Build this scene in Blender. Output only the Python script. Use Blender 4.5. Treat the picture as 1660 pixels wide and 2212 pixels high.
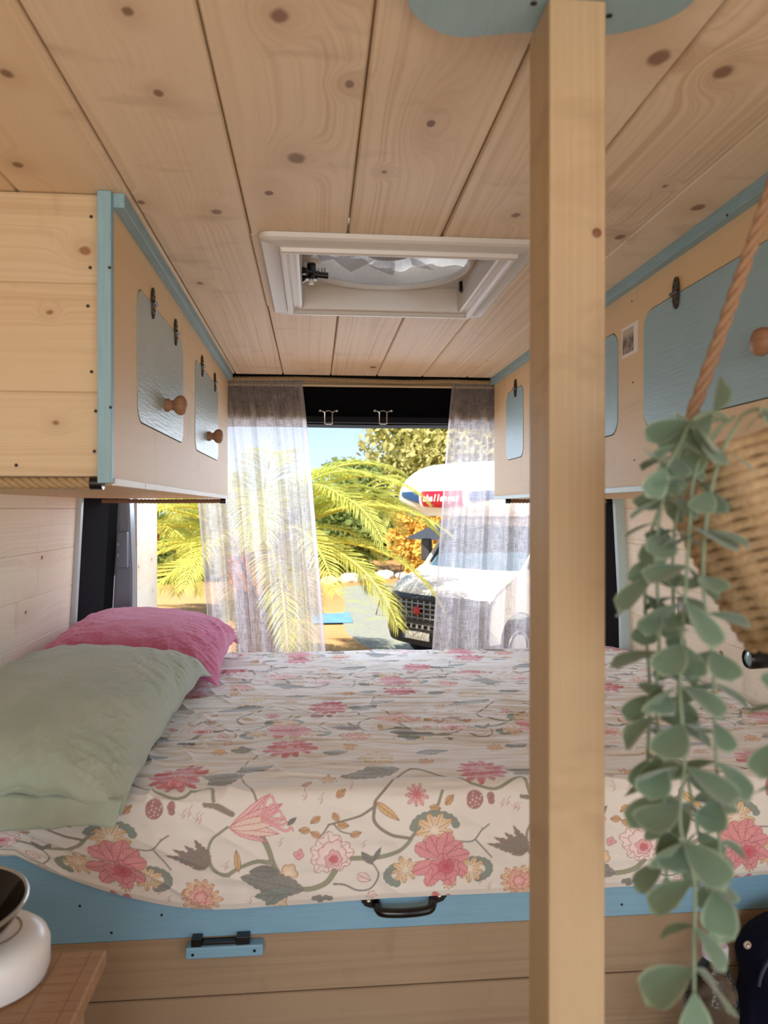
import bpy, math, random
import numpy as np
from mathutils import Vector, Matrix
from mathutils.geometry import tessellate_polygon
random.seed(7)
for o in list(bpy.data.objects): bpy.data.objects.remove(o)
SC = bpy.context.scene
COL = SC.collection
PI = math.pi

# ------------------------------------------------------------------ camera
F_PX, CAM_Z = 1640.0, 1.41
YAW, PITCH = math.atan(150/F_PX), math.atan(6/F_PX)
cam = bpy.data.cameras.new('camera'); cam_o = bpy.data.objects.new('camera', cam); COL.objects.link(cam_o)
cam_o.location = (0, 0, CAM_Z)
cam_o.rotation_euler = (PI/2 - PITCH, 0, -YAW)
cam.sensor_fit = 'VERTICAL'; cam.sensor_height = 36; cam.lens = F_PX/2212*36
cam.clip_start = 0.02; cam.clip_end = 400
cam.dof.use_dof = True; cam.dof.focus_distance = 2.0; cam.dof.aperture_fstop = 7.0
SC.camera = cam_o

# ------------------------------------------------------------------ world, sun, fill lamps
W = bpy.data.worlds.new('world'); SC.world = W; W.use_nodes = True
nt = W.node_tree; nt.nodes.clear()
sky = nt.nodes.new('ShaderNodeTexSky')
sky.sky_type = 'HOSEK_WILKIE'; sky.sun_direction = (-0.35, -0.55, 0.76); sky.turbidity = 3.0; sky.ground_albedo = 0.4
hs = nt.nodes.new('ShaderNodeHueSaturation'); hs.inputs['Saturation'].default_value = 0.85
bg = nt.nodes.new('ShaderNodeBackground'); bg.inputs['Strength'].default_value = 4.2
wo = nt.nodes.new('ShaderNodeOutputWorld')
nt.links.new(sky.outputs[0], hs.inputs['Color']); nt.links.new(hs.outputs[0], bg.inputs['Color']); nt.links.new(bg.outputs[0], wo.inputs[0])

sun = bpy.data.lights.new('sun', 'SUN'); sun.energy = 7.9; sun.color = (1.0, 0.93, 0.80); sun.angle = 0.01
so = bpy.data.objects.new('sun', sun); COL.objects.link(so)
so.rotation_euler = Vector((0.42, 0.60, -0.68)).to_track_quat('-Z', 'Y').to_euler()

def area(name, loc, target, sx, sy, power, color):
    l = bpy.data.lights.new(name, 'AREA'); l.shape = 'RECTANGLE'; l.size = sx; l.size_y = sy
    l.energy = power; l.color = color
    o = bpy.data.objects.new(name, l); COL.objects.link(o); o.location = loc
    o.rotation_euler = (Vector(target)-Vector(loc)).to_track_quat('-Z', 'Y').to_euler(); return o
# added fill lamps brightening the interior, set at windscreen, sliding door and rear doors
area('windscreen_fill', (-0.35, -1.9, 1.40), (0.15, 1.2, 1.45), 1.2, 0.8, 24, (0.93, 0.97, 1.0))
area('sliding_door_fill', (1.25, -0.75, 1.1), (0.0, 0.9, 1.45), 1.1, 1.5, 6, (0.93, 0.97, 1.0))
area('rear_door_fill', (0.2, 3.1, 1.75), (0.1, 1.5, 0.95), 1.5, 0.8, 22, (0.70, 0.83, 1.0))

SC.view_settings.view_transform = 'Standard'; SC.view_settings.look = 'None'
SC.view_settings.gamma = 1; SC.view_settings.use_curve_mapping = False
SC.view_settings.exposure = 0.18

# ------------------------------------------------------------------ photo pixel -> point at a known plane
_F = Vector((math.sin(YAW)*math.cos(PITCH), math.cos(YAW)*math.cos(PITCH), -math.sin(PITCH)))
_R = Vector((math.cos(YAW), -math.sin(YAW), 0))
_U = _R.cross(_F)
def ray(u, v): return _F + _R*((u-830)/F_PX) - _U*((v-1106)/F_PX)
def atY(u, v, Y): d = ray(u, v); d = d*(Y/d.y); return Vector((d.x, d.y, CAM_Z+d.z))
def atX(u, v, X): d = ray(u, v); d = d*(X/d.x); return Vector((d.x, d.y, CAM_Z+d.z))
def atZ(u, v, Z): d = ray(u, v); d = d*((Z-CAM_Z)/d.z); return Vector((d.x, d.y, Z))

# ------------------------------------------------------------------ colours and materials
def lin(c):
    c = [x/255 for x in c]
    return tuple([(x/12.92 if x <= .04045 else ((x+.055)/1.055)**2.4) for x in c])
def rgba(c): return (*lin(c), 1)

class NT:
    def __init__(s, name):
        s.m = bpy.data.materials.new(name); s.m.use_nodes = True
        s.t = s.m.node_tree; s.t.nodes.clear()
        s.out = s.t.nodes.new('ShaderNodeOutputMaterial')
        s.b = s.t.nodes.new('ShaderNodeBsdfPrincipled'); s.t.links.new(s.b.outputs[0], s.out.inputs[0])
    def n(s, typ, ins=None, **kw):
        nd = s.t.nodes.new(typ)
        for k, v in kw.items(): setattr(nd, k, v)
        for k, v in (ins or {}).items(): s.set(nd, k, v)
        return nd
    def set(s, nd, k, v):
        i = nd.inputs[k]
        if isinstance(v, bpy.types.NodeSocket): s.t.links.new(v, i)
        elif isinstance(v, bpy.types.Node): s.t.links.new(v.outputs[0], i)
        else: i.default_value = v
    def math(s, op, a, b=0.0, c=0.0, clamp=False):
        nd = s.t.nodes.new('ShaderNodeMath'); nd.operation = op; nd.use_clamp = clamp
        for i, x in enumerate((a, b, c)): s.set(nd, i, x)
        return nd.outputs[0]
    def mix(s, f, a, b, mode='MIX'):
        nd = s.t.nodes.new('ShaderNodeMix'); nd.data_type = 'RGBA'; nd.blend_type = mode
        s.set(nd, 0, f); s.set(nd, 6, a); s.set(nd, 7, b); return nd.outputs[2]
    def noise(s, vec, scale=1.0, detail=2.0, rough=.5, dist=0.0):
        return s.n('ShaderNodeTexNoise', {'Vector': vec, 'Scale': scale, 'Detail': detail, 'Roughness': rough, 'Distortion': dist}).outputs[0]
    def mapr(s, val, a, b, c=0.0, d=1.0):
        return s.n('ShaderNodeMapRange', {'Value': val, 'From Min': a, 'From Max': b, 'To Min': c, 'To Max': d}).outputs[0]
    def comb(s, x, y, z=0.0):
        return s.n('ShaderNodeCombineXYZ', {0: x, 1: y, 2: z}).outputs[0]
    def bump(s, h, strength=.3, dist=.001):
        nd = s.n('ShaderNodeBump', {'Height': h, 'Strength': strength, 'Distance': dist}); s.set(s.b, 'Normal', nd.outputs[0])

def plain(name, c, rough=.5, metal=0.0, noise=0.0, nscale=60, bump=0.0, spec=.5, **kw):
    t = NT(name); t.b.inputs['Roughness'].default_value = rough; t.b.inputs['Metallic'].default_value = metal
    t.b.inputs['Specular IOR Level'].default_value = spec
    co = t.n('ShaderNodeTexCoord').outputs['Object']
    if noise or bump:
        nz = t.noise(co, nscale, 3)
        a = rgba(c); d = tuple(x*(1-noise) for x in a[:3])+(1,); l = tuple(min(1, x*(1+noise*.5)) for x in a[:3])+(1,)
        t.set(t.b, 'Base Color', t.mix(nz, d, l))
        if bump: t.bump(nz, bump, .001)
    else: t.b.inputs['Base Color'].default_value = rgba(c)
    for k, v in kw.items(): t.b.inputs[k.replace('_', ' ')].default_value = v
    return t.m

def wood(name, base, dark, knot=(112, 72, 45), K=110, knots=.5, contrast=.5, rough=.55, kr=.008, spots=(), plane=(0, 1)):
    """softwood boards: UV is metres along / across the grain, offset per board"""
    t = NT(name)
    uv = t.n('ShaderNodeUVMap').outputs[0]
    sp = t.n('ShaderNodeSeparateXYZ', {0: uv}); u, v = sp.outputs[0], sp.outputs[1]
    ku, kv = 2.4, 7.0
    vo = t.n('ShaderNodeTexVoronoi', {'Vector': t.comb(t.math('MULTIPLY', u, ku), t.math('MULTIPLY', v, kv)), 'Scale': 1.0}, voronoi_dimensions='2D')
    rnd = t.n('ShaderNodeSeparateColor', {0: vo.outputs['Color']})
    gate = t.math('LESS_THAN', rnd.outputs[0], knots)
    d = vo.outputs['Distance']
    g = t.math('MULTIPLY', gate, t.math('EXPONENT', t.math('MULTIPLY', t.math('MULTIPLY', d, d), -26.0)))
    ps = t.n('ShaderNodeSeparateXYZ', {0: vo.outputs['Position']})
    du = t.math('SUBTRACT', t.math('DIVIDE', ps.outputs[0], ku), u)
    dv = t.math('SUBTRACT', t.math('DIVIDE', ps.outputs[1], kv), v)
    rr = t.math('SQRT', t.math('ADD', t.math('MULTIPLY', t.math('MULTIPLY', du, du), .45), t.math('MULTIPLY', dv, dv)))
    wob = t.noise(t.comb(t.math('MULTIPLY', u, 60.0), t.math('MULTIPLY', v, 60.0)), 1.0, 2)
    rr = t.math('ADD', rr, t.math('MULTIPLY', t.math('SUBTRACT', wob, .5), .005))
    ksz = t.math('MULTIPLY', kr, t.math('ADD', .45, rnd.outputs[1]))
    core = t.math('MULTIPLY', gate, t.n('ShaderNodeMapRange', {'Value': t.math('DIVIDE', rr, ksz), 'From Min': 1.15, 'From Max': .75}, interpolation_type='SMOOTHSTEP').outputs[0])
    if spots:      # the large knots one can see on this surface: (a, b, radius) in metres, grain runs along the second axis
        oc = t.n('ShaderNodeSeparateXYZ', {0: t.n('ShaderNodeTexCoord').outputs['Object']})
        for a_, b_, r_ in spots:
            da = t.math('SUBTRACT', oc.outputs[plane[0]], a_); db = t.math('SUBTRACT', oc.outputs[plane[1]], b_)
            rs_ = t.math('SQRT', t.math('ADD', t.math('MULTIPLY', da, da), t.math('MULTIPLY', t.math('MULTIPLY', db, db), .6)))
            g = t.math('MAXIMUM', g, t.math('EXPONENT', t.math('MULTIPLY', t.math('POWER', t.math('DIVIDE', rs_, r_*3.2), 2.0), -1.0)))
            rw = t.math('ADD', rs_, t.math('MULTIPLY', t.math('SUBTRACT', wob, .5), .006))
            core = t.math('MAXIMUM', core, t.n('ShaderNodeMapRange', {'Value': t.math('DIVIDE', rw, r_), 'From Min': 1.2, 'From Max': .6, 'To Max': .85}, interpolation_type='SMOOTHSTEP').outputs[0])
            rr = t.math('MINIMUM', rr, rw)
    lo = t.noise(t.comb(t.math('MULTIPLY', u, 1.1), t.math('MULTIPLY', v, 9.0)), 1.0, 2)
    fld = t.math('ADD', t.math('MULTIPLY', v, K*6.283), t.math('ADD', t.math('MULTIPLY', lo, 24.0), t.math('MULTIPLY', g, 42.0)))
    ring = t.noise(t.comb(t.math('MULTIPLY', fld, .26), t.math('MULTIPLY', u, .9), 1.7), 1.0, 2, .6)
    ring = t.mapr(ring, .42, .70)
    mod = t.noise(t.comb(t.math('MULTIPLY', u, .7), t.math('MULTIPLY', v, 14.0), 3.3), 1.0, 1)
    mod = t.mapr(mod, .35, .68, .12, 1.0)
    fib = t.noise(t.comb(t.math('MULTIPLY', u, 14.0), t.math('MULTIPLY', v, 700.0)), 1.0, 2)
    tone = t.noise(t.comb(t.math('MULTIPLY', u, .35), t.math('MULTIPLY', v, 1.3), 9.1), 1.0, 2)
    c = t.mix(t.math('MULTIPLY', t.math('MULTIPLY', ring, mod), contrast), rgba(base), rgba(dark))
    c = t.mix(t.mapr(tone, .35, .7, 0.0, .35), c, rgba(tuple(x*f for x, f in zip(base, (1.0, .93, .84)))))
    c = t.mix(t.math('MULTIPLY', fib, .16), c, rgba(dark))
    c = t.mix(t.math('MULTIPLY', g, .34), c, rgba(dark))
    fl = t.noise(t.comb(t.math('MULTIPLY', u, 13.0), t.math('MULTIPLY', v, 5.0), 6.1), 1.0, 3, .6, .6)
    c = t.mix(t.mapr(fl, .60, .78, 0.0, .34), c, rgba(tuple(x*.86 for x in dark)))
    kc = t.mix(t.math('MULTIPLY_ADD', t.math('SINE', t.math('MULTIPLY', rr, 2600.0)), .5, .5), rgba(knot), rgba(tuple(min(255, x*1.22) for x in knot)))
    c = t.mix(core, c, kc)
    t.set(t.b, 'Base Color', c); t.b.inputs['Roughness'].default_value = rough
    t.b.inputs['Specular IOR Level'].default_value = .35
    t.bump(t.math('ADD', t.math('MULTIPLY', ring, .5), t.math('MULTIPLY', fib, .6)), .25, .0006)
    return t.m

def painted(name, c, rough=.5, grainy=.5, bump=.35, grain=(260, 18, 260)):
    """brushed paint over wood: faint grain through it"""
    t = NT(name); co = t.n('ShaderNodeTexCoord').outputs['Object']
    mp = t.n('ShaderNodeMapping', {'Vector': co, 'Scale': grain}).outputs[0]
    a = t.noise(mp, 1.0, 3); b = t.noise(co, 7.0, 3); f = t.noise(co, 420.0, 2)
    k = rgba(c); d = tuple(x*.72 for x in k[:3])+(1,)
    col = t.mix(t.math('MULTIPLY', t.mapr(a, .45, .7), grainy), k, d)
    col = t.mix(t.math('MULTIPLY', t.mapr(b, .4, .7), .25), col, tuple(min(1, x*1.25) for x in k[:3])+(1,))
    t.set(t.b, 'Base Color', col); t.b.inputs['Roughness'].default_value = rough
    t.bump(t.math('ADD', f, a), bump, .0008); return t.m

M = {}
CK = [(*tuple(atZ(u_, v_, 1.85))[:2], r_) for u_, v_, r_ in ((605,35,.009),(640,342,.012),(15,160,.007),(343,202,.006),(755,182,.005),(1425,125,.011),(1563,156,.010),(1510,448,.010),(1340,512,.009),(38,356,.007),(305,437,.006),(468,458,.008),(432,612,.007),(277,25,.006),(1438,402,.004),(830,372,.004),(1115,465,.007))]
M['pine_ceiling'] = wood('pine_ceiling', (232, 214, 188), (184, 150, 114), (112, 80, 62), K=105, contrast=.66, knots=.25, kr=.007, spots=CK)
M['pine_wall'] = wood('pine_wall', (246, 236, 216), (214, 184, 150), (130, 92, 68), K=90, contrast=.5, kr=.007)
M['pine_yellow'] = wood('pine_yellow', (210, 190, 158), (168, 138, 102), (124, 80, 52), K=95, contrast=.6, knots=.15, spots=[(*[tuple(atY(u_, v_, 1.091))[i] for i in (2, 0)], r_) for u_, v_, r_ in ((184,541,.0065),(120,914,.004),(107,674,.003))], plane=(2, 0))
M['pine_panel'] = wood('pine_panel', (172, 148, 120), (128, 98, 74), (98, 66, 46), K=80, contrast=.55)
M['birch_ply'] = wood('birch_ply', (222, 196, 156), (194, 162, 118), (160, 118, 86), K=26, contrast=.40, knots=.12, kr=.003)
M['post_pine'] = wood('post_pine', (180, 158, 126), (146, 116, 84), (120, 74, 40), K=170, contrast=.5, knots=.0)
M['knob_wood'] = wood('knob_wood', (166, 126, 98), (120, 84, 60), K=260, contrast=.9, knots=0)
M['blue_paint'] = painted('blue_paint', (132, 176, 200), .42, .3, grain=(10, 200, 260))
M['teal_paint'] = painted('teal_paint', (146, 178, 188), .45, .35)
M['teal_paint_glare'] = painted('teal_paint_glare', (166, 178, 172), .34, .3, .7)  # same teal paint on the left doors, gloss glare put into its greyer colour
M['batten_paint'] = painted('batten_paint', (136, 172, 184), .5, .8)
M['batten_upright'] = painted('batten_upright', (136, 172, 184), .5, .6, grain=(320, 320, 12))
M['white_paint'] = painted('white_paint', (228, 222, 212), .5, .25)
M['pale_blue_trim'] = painted('pale_blue_trim', (190, 212, 214), .45, .2)
M['black_metal'] = plain('black_metal', (30, 28, 28), .45, .4, noise=.3)
M['bronze'] = plain('bronze', (78, 66, 56), .4, .75, noise=.4)
M['steel'] = plain('steel', (190, 190, 188), .3, 1.0, noise=.1)
M['black_plastic'] = plain('black_plastic', (16, 15, 17), .22, noise=.1)
M['black_gap'] = plain('black_gap', (14, 12, 11), .9, noise=.1)
M['felt'] = plain('felt', (38, 38, 42), 1.0, noise=.5, nscale=260, bump=.6, spec=.1)
M['felt_black'] = plain('felt_black', (14, 13, 14), 1.0, noise=.6, nscale=120, bump=.6, spec=.1)
M['grey_metal'] = plain('grey_metal', (118, 122, 134), .38, .25, noise=.05)
M['alu'] = plain('alu', (190, 198, 202), .4, .3, noise=.05)
M['vent_plastic'] = plain('vent_plastic', (205, 200, 194), .38, noise=.03)
M['screw'] = plain('screw', (60, 50, 44), .5, .6, noise=.2)

# ------------------------------------------------------------------ mesh helpers
class MB:
    def __init__(s): s.v = []; s.f = []; s.uv = []
    def add(s, verts, faces, uvs=None):
        b = len(s.v); s.v += [tuple(x) for x in verts]
        for i, f in enumerate(faces):
            s.f.append(tuple(b+k for k in f)); s.uv.append(uvs[i] if uvs else None)
        return s
    def box(s, lo, hi, mat=None, grain=None):
        x0, y0, z0 = lo; x1, y1, z1 = hi
        vs = [Vector(p) for p in [(x0,y0,z0),(x1,y0,z0),(x1,y1,z0),(x0,y1,z0),(x0,y0,z1),(x1,y0,z1),(x1,y1,z1),(x0,y1,z1)]]
        fs = [(0,3,2,1),(4,5,6,7),(0,1,5,4),(1,2,6,5),(2,3,7,6),(3,0,4,7)]
        uvs = None
        if grain is None: grain = max(range(3), key=lambda i: abs(hi[i]-lo[i]))
        ou, ov = random.uniform(0, 40), random.uniform(0, 40); uvs = []
        for f in fs:
            n = (vs[f[1]]-vs[f[0]]).cross(vs[f[2]]-vs[f[0]]); ax = max(range(3), key=lambda i: abs(n[i]))
            if ax == grain: a, b = [i for i in range(3) if i != ax]
            else: a = grain; b = [i for i in range(3) if i not in (ax, grain)][0]
            uvs.append([(vs[k][a]+ou, vs[k][b]+ov+ax*.37) for k in f])
        if mat: vs = [mat @ p for p in vs]
        return s.add(vs, fs, uvs)
    def plank(s, o, du, dv, L, Wd, T, ch=.0025):
        """board: face corner o, du along grain, dv across, thickness T behind the face (face normal = du x dv)"""
        o, du, dv = Vector(o), Vector(du).normalized(), Vector(dv).normalized(); n = du.cross(dv)
        ou, ov = random.uniform(0, 60), random.uniform(0, 60)
        prof = [(0, -T), (0, -ch*1.6), (ch, 0), (Wd-ch, 0), (Wd, -ch*1.6), (Wd, -T)]
        vs = []; 
        for l in (0, L): vs += [o + du*l + dv*a + n*b for a, b in prof]
        k = len(prof); fs = []; uvs = []
        for i in range(k):
            j = (i+1) % k; fs.append((i, i+k, j+k, j))
            uvs.append([(ou, ov+prof[i][0]), (ou+L, ov+prof[i][0]), (ou+L, ov+prof[j][0]), (ou, ov+prof[j][0])])
        fs.append(tuple(range(k))); uvs.append([(ou+p[1], ov+p[0]) for p in prof])
        fs.append(tuple(reversed(range(k, 2*k)))); uvs.append([(ou+p[1], ov+p[0]) for p in reversed(prof)])
        return s.add(vs, fs, uvs)
    def tube(s, pts, r, seg=10, cap=True, twist=0):
        pts = [Vector(p) for p in pts]; n = len(pts); rs = r if hasattr(r, '__len__') else [r]*n
        up = None; base = len(s.v); rings = []
        for i, p in enumerate(pts):
            t = (pts[min(i+1, n-1)]-pts[max(i-1, 0)]); t = t.normalized() if t.length else Vector((0,0,1))
            if up is None:
                up = t.orthogonal().normalized()
            up = (up - t*up.dot(t)); up = up.normalized() if up.length > 1e-6 else t.orthogonal().normalized()
            b = t.cross(up)
            rings.append([p + (up*math.cos(a)+b*math.sin(a))*rs[i] for a in [2*PI*k/seg for k in range(seg)]])
        vs = [q for R in rings for q in R]; fs = []
        for i in range(n-1):
            for k in range(seg):
                k2 = (k+1) % seg; fs.append((i*seg+k, i*seg+k2, (i+1)*seg+k2, (i+1)*seg+k))
        if cap: fs.append(tuple(reversed(range(seg)))); fs.append(tuple(range((n-1)*seg, n*seg)))
        return s.add(vs, fs)
    def lathe(s, prof, mat=None, seg=32, cap=True):
        """prof: (r, z) from bottom to top"""
        mat = mat or Matrix(); vs = []; fs = []; n = len(prof)
        for r, z in prof: vs += [mat @ Vector((r*math.cos(2*PI*k/seg), r*math.sin(2*PI*k/seg), z)) for k in range(seg)]
        uvs = []
        for i in range(n-1):
            for k in range(seg):
                k2 = (k+1) % seg; f = (i*seg+k, i*seg+k2, (i+1)*seg+k2, (i+1)*seg+k); fs.append(f)
                q = [(prof[i][0], k, prof[i][1]), (prof[i][0], k+1, prof[i][1]), (prof[i+1][0], k+1, prof[i+1][1]), (prof[i+1][0], k, prof[i+1][1])]
                uvs.append([(z, r*math.cos(2*PI*a/seg)) for r, a, z in q])
        if cap and prof[0][0] > 1e-5: fs.append(tuple(reversed(range(seg)))); uvs.append([(prof[0][1], prof[0][0]*math.cos(2*PI*a/seg)) for a in reversed(range(seg))])
        if cap and prof[-1][0] > 1e-5: fs.append(tuple(range((n-1)*seg, n*seg))); uvs.append([(prof[-1][1], prof[-1][0]*math.cos(2*PI*a/seg)) for a in range(seg)])
        return s.add(vs, fs, uvs)
    def grid(s, nu, nv, fn, uvfn=None, wrap=False):
        vs = [fn(i/(nu-1), j/(nv-1)) for j in range(nv) for i in range(nu)]; fs = []; uvs = []
        for j in range(nv-1):
            for i in range(nu-1):
                fs.append((j*nu+i, j*nu+i+1, (j+1)*nu+i+1, (j+1)*nu+i))
                if uvfn: uvs.append([uvfn(a/(nu-1), b/(nv-1)) for a, b in ((i,j),(i+1,j),(i+1,j+1),(i,j+1))])
        return s.add(vs, fs, uvs if uvfn else None)
    def prism(s, poly, mat, depth):
        """poly in local xy, extruded along +z of mat"""
        n = len(poly); vs = [mat @ Vector((x, y, 0)) for x, y in poly]+[mat @ Vector((x, y, depth)) for x, y in poly]
        ou, ov = random.uniform(0, 40), random.uniform(0, 40); P = lambda i: (poly[i][0]+ou, poly[i][1]+ov)
        fs = [tuple(reversed(range(n))), tuple(range(n, 2*n))]; uvs = [[P(i) for i in reversed(range(n))], [P(i) for i in range(n)]]
        for i in range(n):
            j = (i+1) % n; fs.append((i, j, j+n, i+n)); uvs.append([P(i), P(j), P(j), P(i)])
        return s.add(vs, fs, uvs)
    def build(s, name, mat, parent=None, smooth=False, bevel=0, sharp=40):
        me = bpy.data.meshes.new(name); me.from_pydata(s.v, [], s.f)
        if any(s.uv):
            ul = me.uv_layers.new(name='UVMap'); flat = []
            for f, u in zip(s.f, s.uv): flat += [c for p in (u or [(0, 0)]*len(f)) for c in p]
            ul.data.foreach_set('uv', flat)
        me.materials.append(mat if not isinstance(mat, str) else M[mat])
        o = bpy.data.objects.new(name, me); COL.objects.link(o)
        if parent: o.parent = parent; 
        if smooth:
            me.shade_smooth()
            if sharp: me.set_sharp_from_angle(angle=math.radians(sharp))
        if bevel:
            b = o.modifiers.new('bevel', 'BEVEL'); b.width = bevel; b.segments = 3; b.limit_method = 'ANGLE'; b.angle_limit = .6
            b.harden_normals = True; me.shade_smooth()
        me.update(); return o

def tag(o, label=None, cat=None, group=None, kind=None):
    if label: o['label'] = label
    if cat: o['category'] = cat
    if group: o['group'] = group
    if kind: o['kind'] = kind
    return o
def thing(name, label, cat, loc=(0,0,0), group=None):
    o = bpy.data.objects.new(name, None); COL.objects.link(o); o.location = loc; o.empty_display_size = .05
    return tag(o, label, cat, group)
def under(parent):
    """re-express children built in world space relative to a located Empty"""
    L = Matrix.Translation(parent.location)
    for ch in parent.children: ch.matrix_parent_inverse = L.inverted()
def struct(o): o['kind'] = 'structure'; return o

def rrect(w, h, r, n=7, cx=0, cy=0):
    pts = []
    for sx, sy, a0 in ((1,1,0),(-1,1,90),(-1,-1,180),(1,-1,270)):
        for k in range(n+1):
            a = math.radians(a0+90*k/n); pts.append((cx+sx*(w/2-r)+r*math.cos(a), cy+sy*(h/2-r)+r*math.sin(a)))
    return pts
def frame2d(name, outer, holes, mat4, depth, mat, parent=None):
    """flat plate with holes, extruded +z of mat4"""
    loops = [outer]+holes; flat = [p for l in loops for p in l]; n = len(flat)
    tri = tessellate_polygon([[Vector((x, y, 0)) for x, y in l] for l in loops])
    ou, ov = random.uniform(0, 40), random.uniform(0, 40); P = lambda i: (flat[i % n][0]+ou, flat[i % n][1]+ov)
    fs = []; 
    for t in tri:
        a, b, c = [Vector(flat[i]) for i in t]
        if (b-a).cross(c-a) < 0: t = t[::-1]
        fs.append(tuple(i+n for i in t)); fs.append(tuple(reversed(t)))
    k = 0
    for li, l in enumerate(loops):
        m = len(l); ar = sum(l[i][0]*l[(i+1) % m][1]-l[(i+1) % m][0]*l[i][1] for i in range(m)); fl = (ar > 0) == (li == 0)
        for i in range(m):
            i0, i1 = k+i, k+(i+1) % m; f = (i0, i1, i1+n, i0+n); fs.append(f if fl else f[::-1])
        k += m
    mb = MB(); mb.add([mat4 @ Vector((x, y, 0)) for x, y in flat]+[mat4 @ Vector((x, y, depth)) for x, y in flat], fs, [[P(i) for i in f] for f in fs])
    return mb.build(name, mat, parent)
def basis(o, x, y, z=None):
    x, y = Vector(x).normalized(), Vector(y).normalized(); z = Vector(z).normalized() if z else x.cross(y)
    m = Matrix((x, y, z)).transposed().to_4x4(); m.translation = Vector(o); return m
def smooth_path(pts, k=8):
    """Catmull-Rom"""
    P = [Vector(p) for p in pts]; P = [P[0]*2-P[1]]+P+[P[-1]*2-P[-2]]; out = []
    for i in range(1, len(P)-2):
        for j in range(k):
            t = j/k; a, b, c, d = P[i-1], P[i], P[i+1], P[i+2]
            out.append(.5*((2*b)+(c-a)*t+(2*a-5*b+4*c-d)*t*t+(3*b-a-3*c+d)*t**3))
    out.append(P[-2]); return out
def rope_mb(pts, r, pitch=.02, strands=3, seg=7):
    """twisted rope: strands wound round a path"""
    P = [Vector(p) for p in pts]; L = [0]
    for a, b in zip(P, P[1:]): L.append(L[-1]+(b-a).length)
    n = max(12, int(L[-1]/pitch*8)); Q = []
    j = 0
    for i in range(n+1):
        s = L[-1]*i/n
        while j < len(P)-2 and L[j+1] < s: j += 1
        t = (s-L[j])/max(1e-9, L[j+1]-L[j]); Q.append((P[j].lerp(P[j+1], t), s))
    mb = MB(); up = None; fr = []
    for i, (q, s) in enumerate(Q):
        t = (Q[min(i+1, n)][0]-Q[max(i-1, 0)][0]).normalized()
        up = (up if up else t.orthogonal()); up = (up-t*up.dot(t)).normalized(); fr.append((q, s, up.copy(), t.cross(up)))
    for k in range(strands):
        mb.tube([q + (u*math.cos(2*PI*(s/(pitch*strands)+k/strands))+b*math.sin(2*PI*(s/(pitch*strands)+k/strands)))*r*.52 for q, s, u, b in fr], r*.56, seg)
    return mb

# ------------------------------------------------------------------ the van shell
BACK = -0.95     # how far the shell runs towards the cab behind the camera
CEIL = 1.85
vx0, vx1, vy0, vy1 = -.066, .35, 1.234, 1.66       # roof vent cut-out
edges = [-.72, -.565, -.41, -.2565, -.1015, .054, .206, .3575, .508, .66, .81, 1.04]
mb = MB()
for a, b in zip(edges, edges[1:]):
    segs = [(BACK, 2.50)]
    if b > vx0 and a < vx1: segs = [(BACK, vy0), (vy1, 2.50)]
    for y0, y1 in segs: mb.plank((a, y0, CEIL), (0,1,0), (1,0,0), y1-y0, b-a-.0016, .012, .0028)
    if len(segs) == 2:   # slivers beside the vent opening
        if a < vx0: mb.plank((a, vy0, CEIL), (0,1,0), (1,0,0), vy1-vy0, vx0-a, .012, 0)
        if b > vx1: mb.plank((vx1, vy0, CEIL), (0,1,0), (1,0,0), vy1-vy0, b-vx1, .012, 0)
struct(mb.build('ceiling', 'pine_ceiling'))
mb = MB()
for lo, hi in (((-.95, -1.6, 1.95), (1.25, vy0-.02, 1.98)), ((-.95, vy1+.02, 1.95), (1.25, 2.78, 1.98)), ((-.95, vy0-.02, 1.95), (vx0-.02, vy1+.02, 1.98)), ((vx1+.02, vy0-.02, 1.95), (1.25, vy1+.02, 1.98))): mb.box(lo, hi)
struct(mb.build('trim_1', 'grey_metal'))       # metal roof skin
# walls: horizontal boards, leaning slightly outward towards the floor
def side_wall(name, x, sgn, y0, y1):
    mb = MB(); z = 0.05; h = .1135; zs = []
    tx = lambda zz: x + sgn*max(0, (1.05-zz))*0.02 - sgn*max(0, (zz-1.05))*.055
    while z < 1.94:
        a, b = z, min(z+h, 1.95); pa, pb = Vector((tx(a), 0, a)), Vector((tx(b), 0, b)); d = (pb-pa)
        if sgn < 0: mb.plank((pa.x, y0, a), (0,1,0), d, y1-y0, d.length, .012, .0014)
        else: mb.plank((pa.x, y1, a), (0,-1,0), d, y1-y0, d.length, .012, .0014)
        z += h
    return struct(mb.build(name, 'pine_wall')), tx
wl, txl = side_wall('wall_left', -.725, -1, BACK, 2.33)
wr, txr = side_wall('wall_right', 1.035, 1, .15, 2.42)
struct(MB().box((-.80, -1.6, -.03), (1.15, 2.55, 0.0)).build('floor', plain('floor_vinyl', (120, 100, 84), .5, noise=.2)))
struct(MB().box((-.80, -1.6, -.06), (-.775, 2.35, 1.95)).build('trim_2', 'grey_metal'))
struct(MB().box((1.085, .15, -.06), (1.11, 2.45, 1.95)).build('trim_3', 'grey_metal'))

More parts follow.
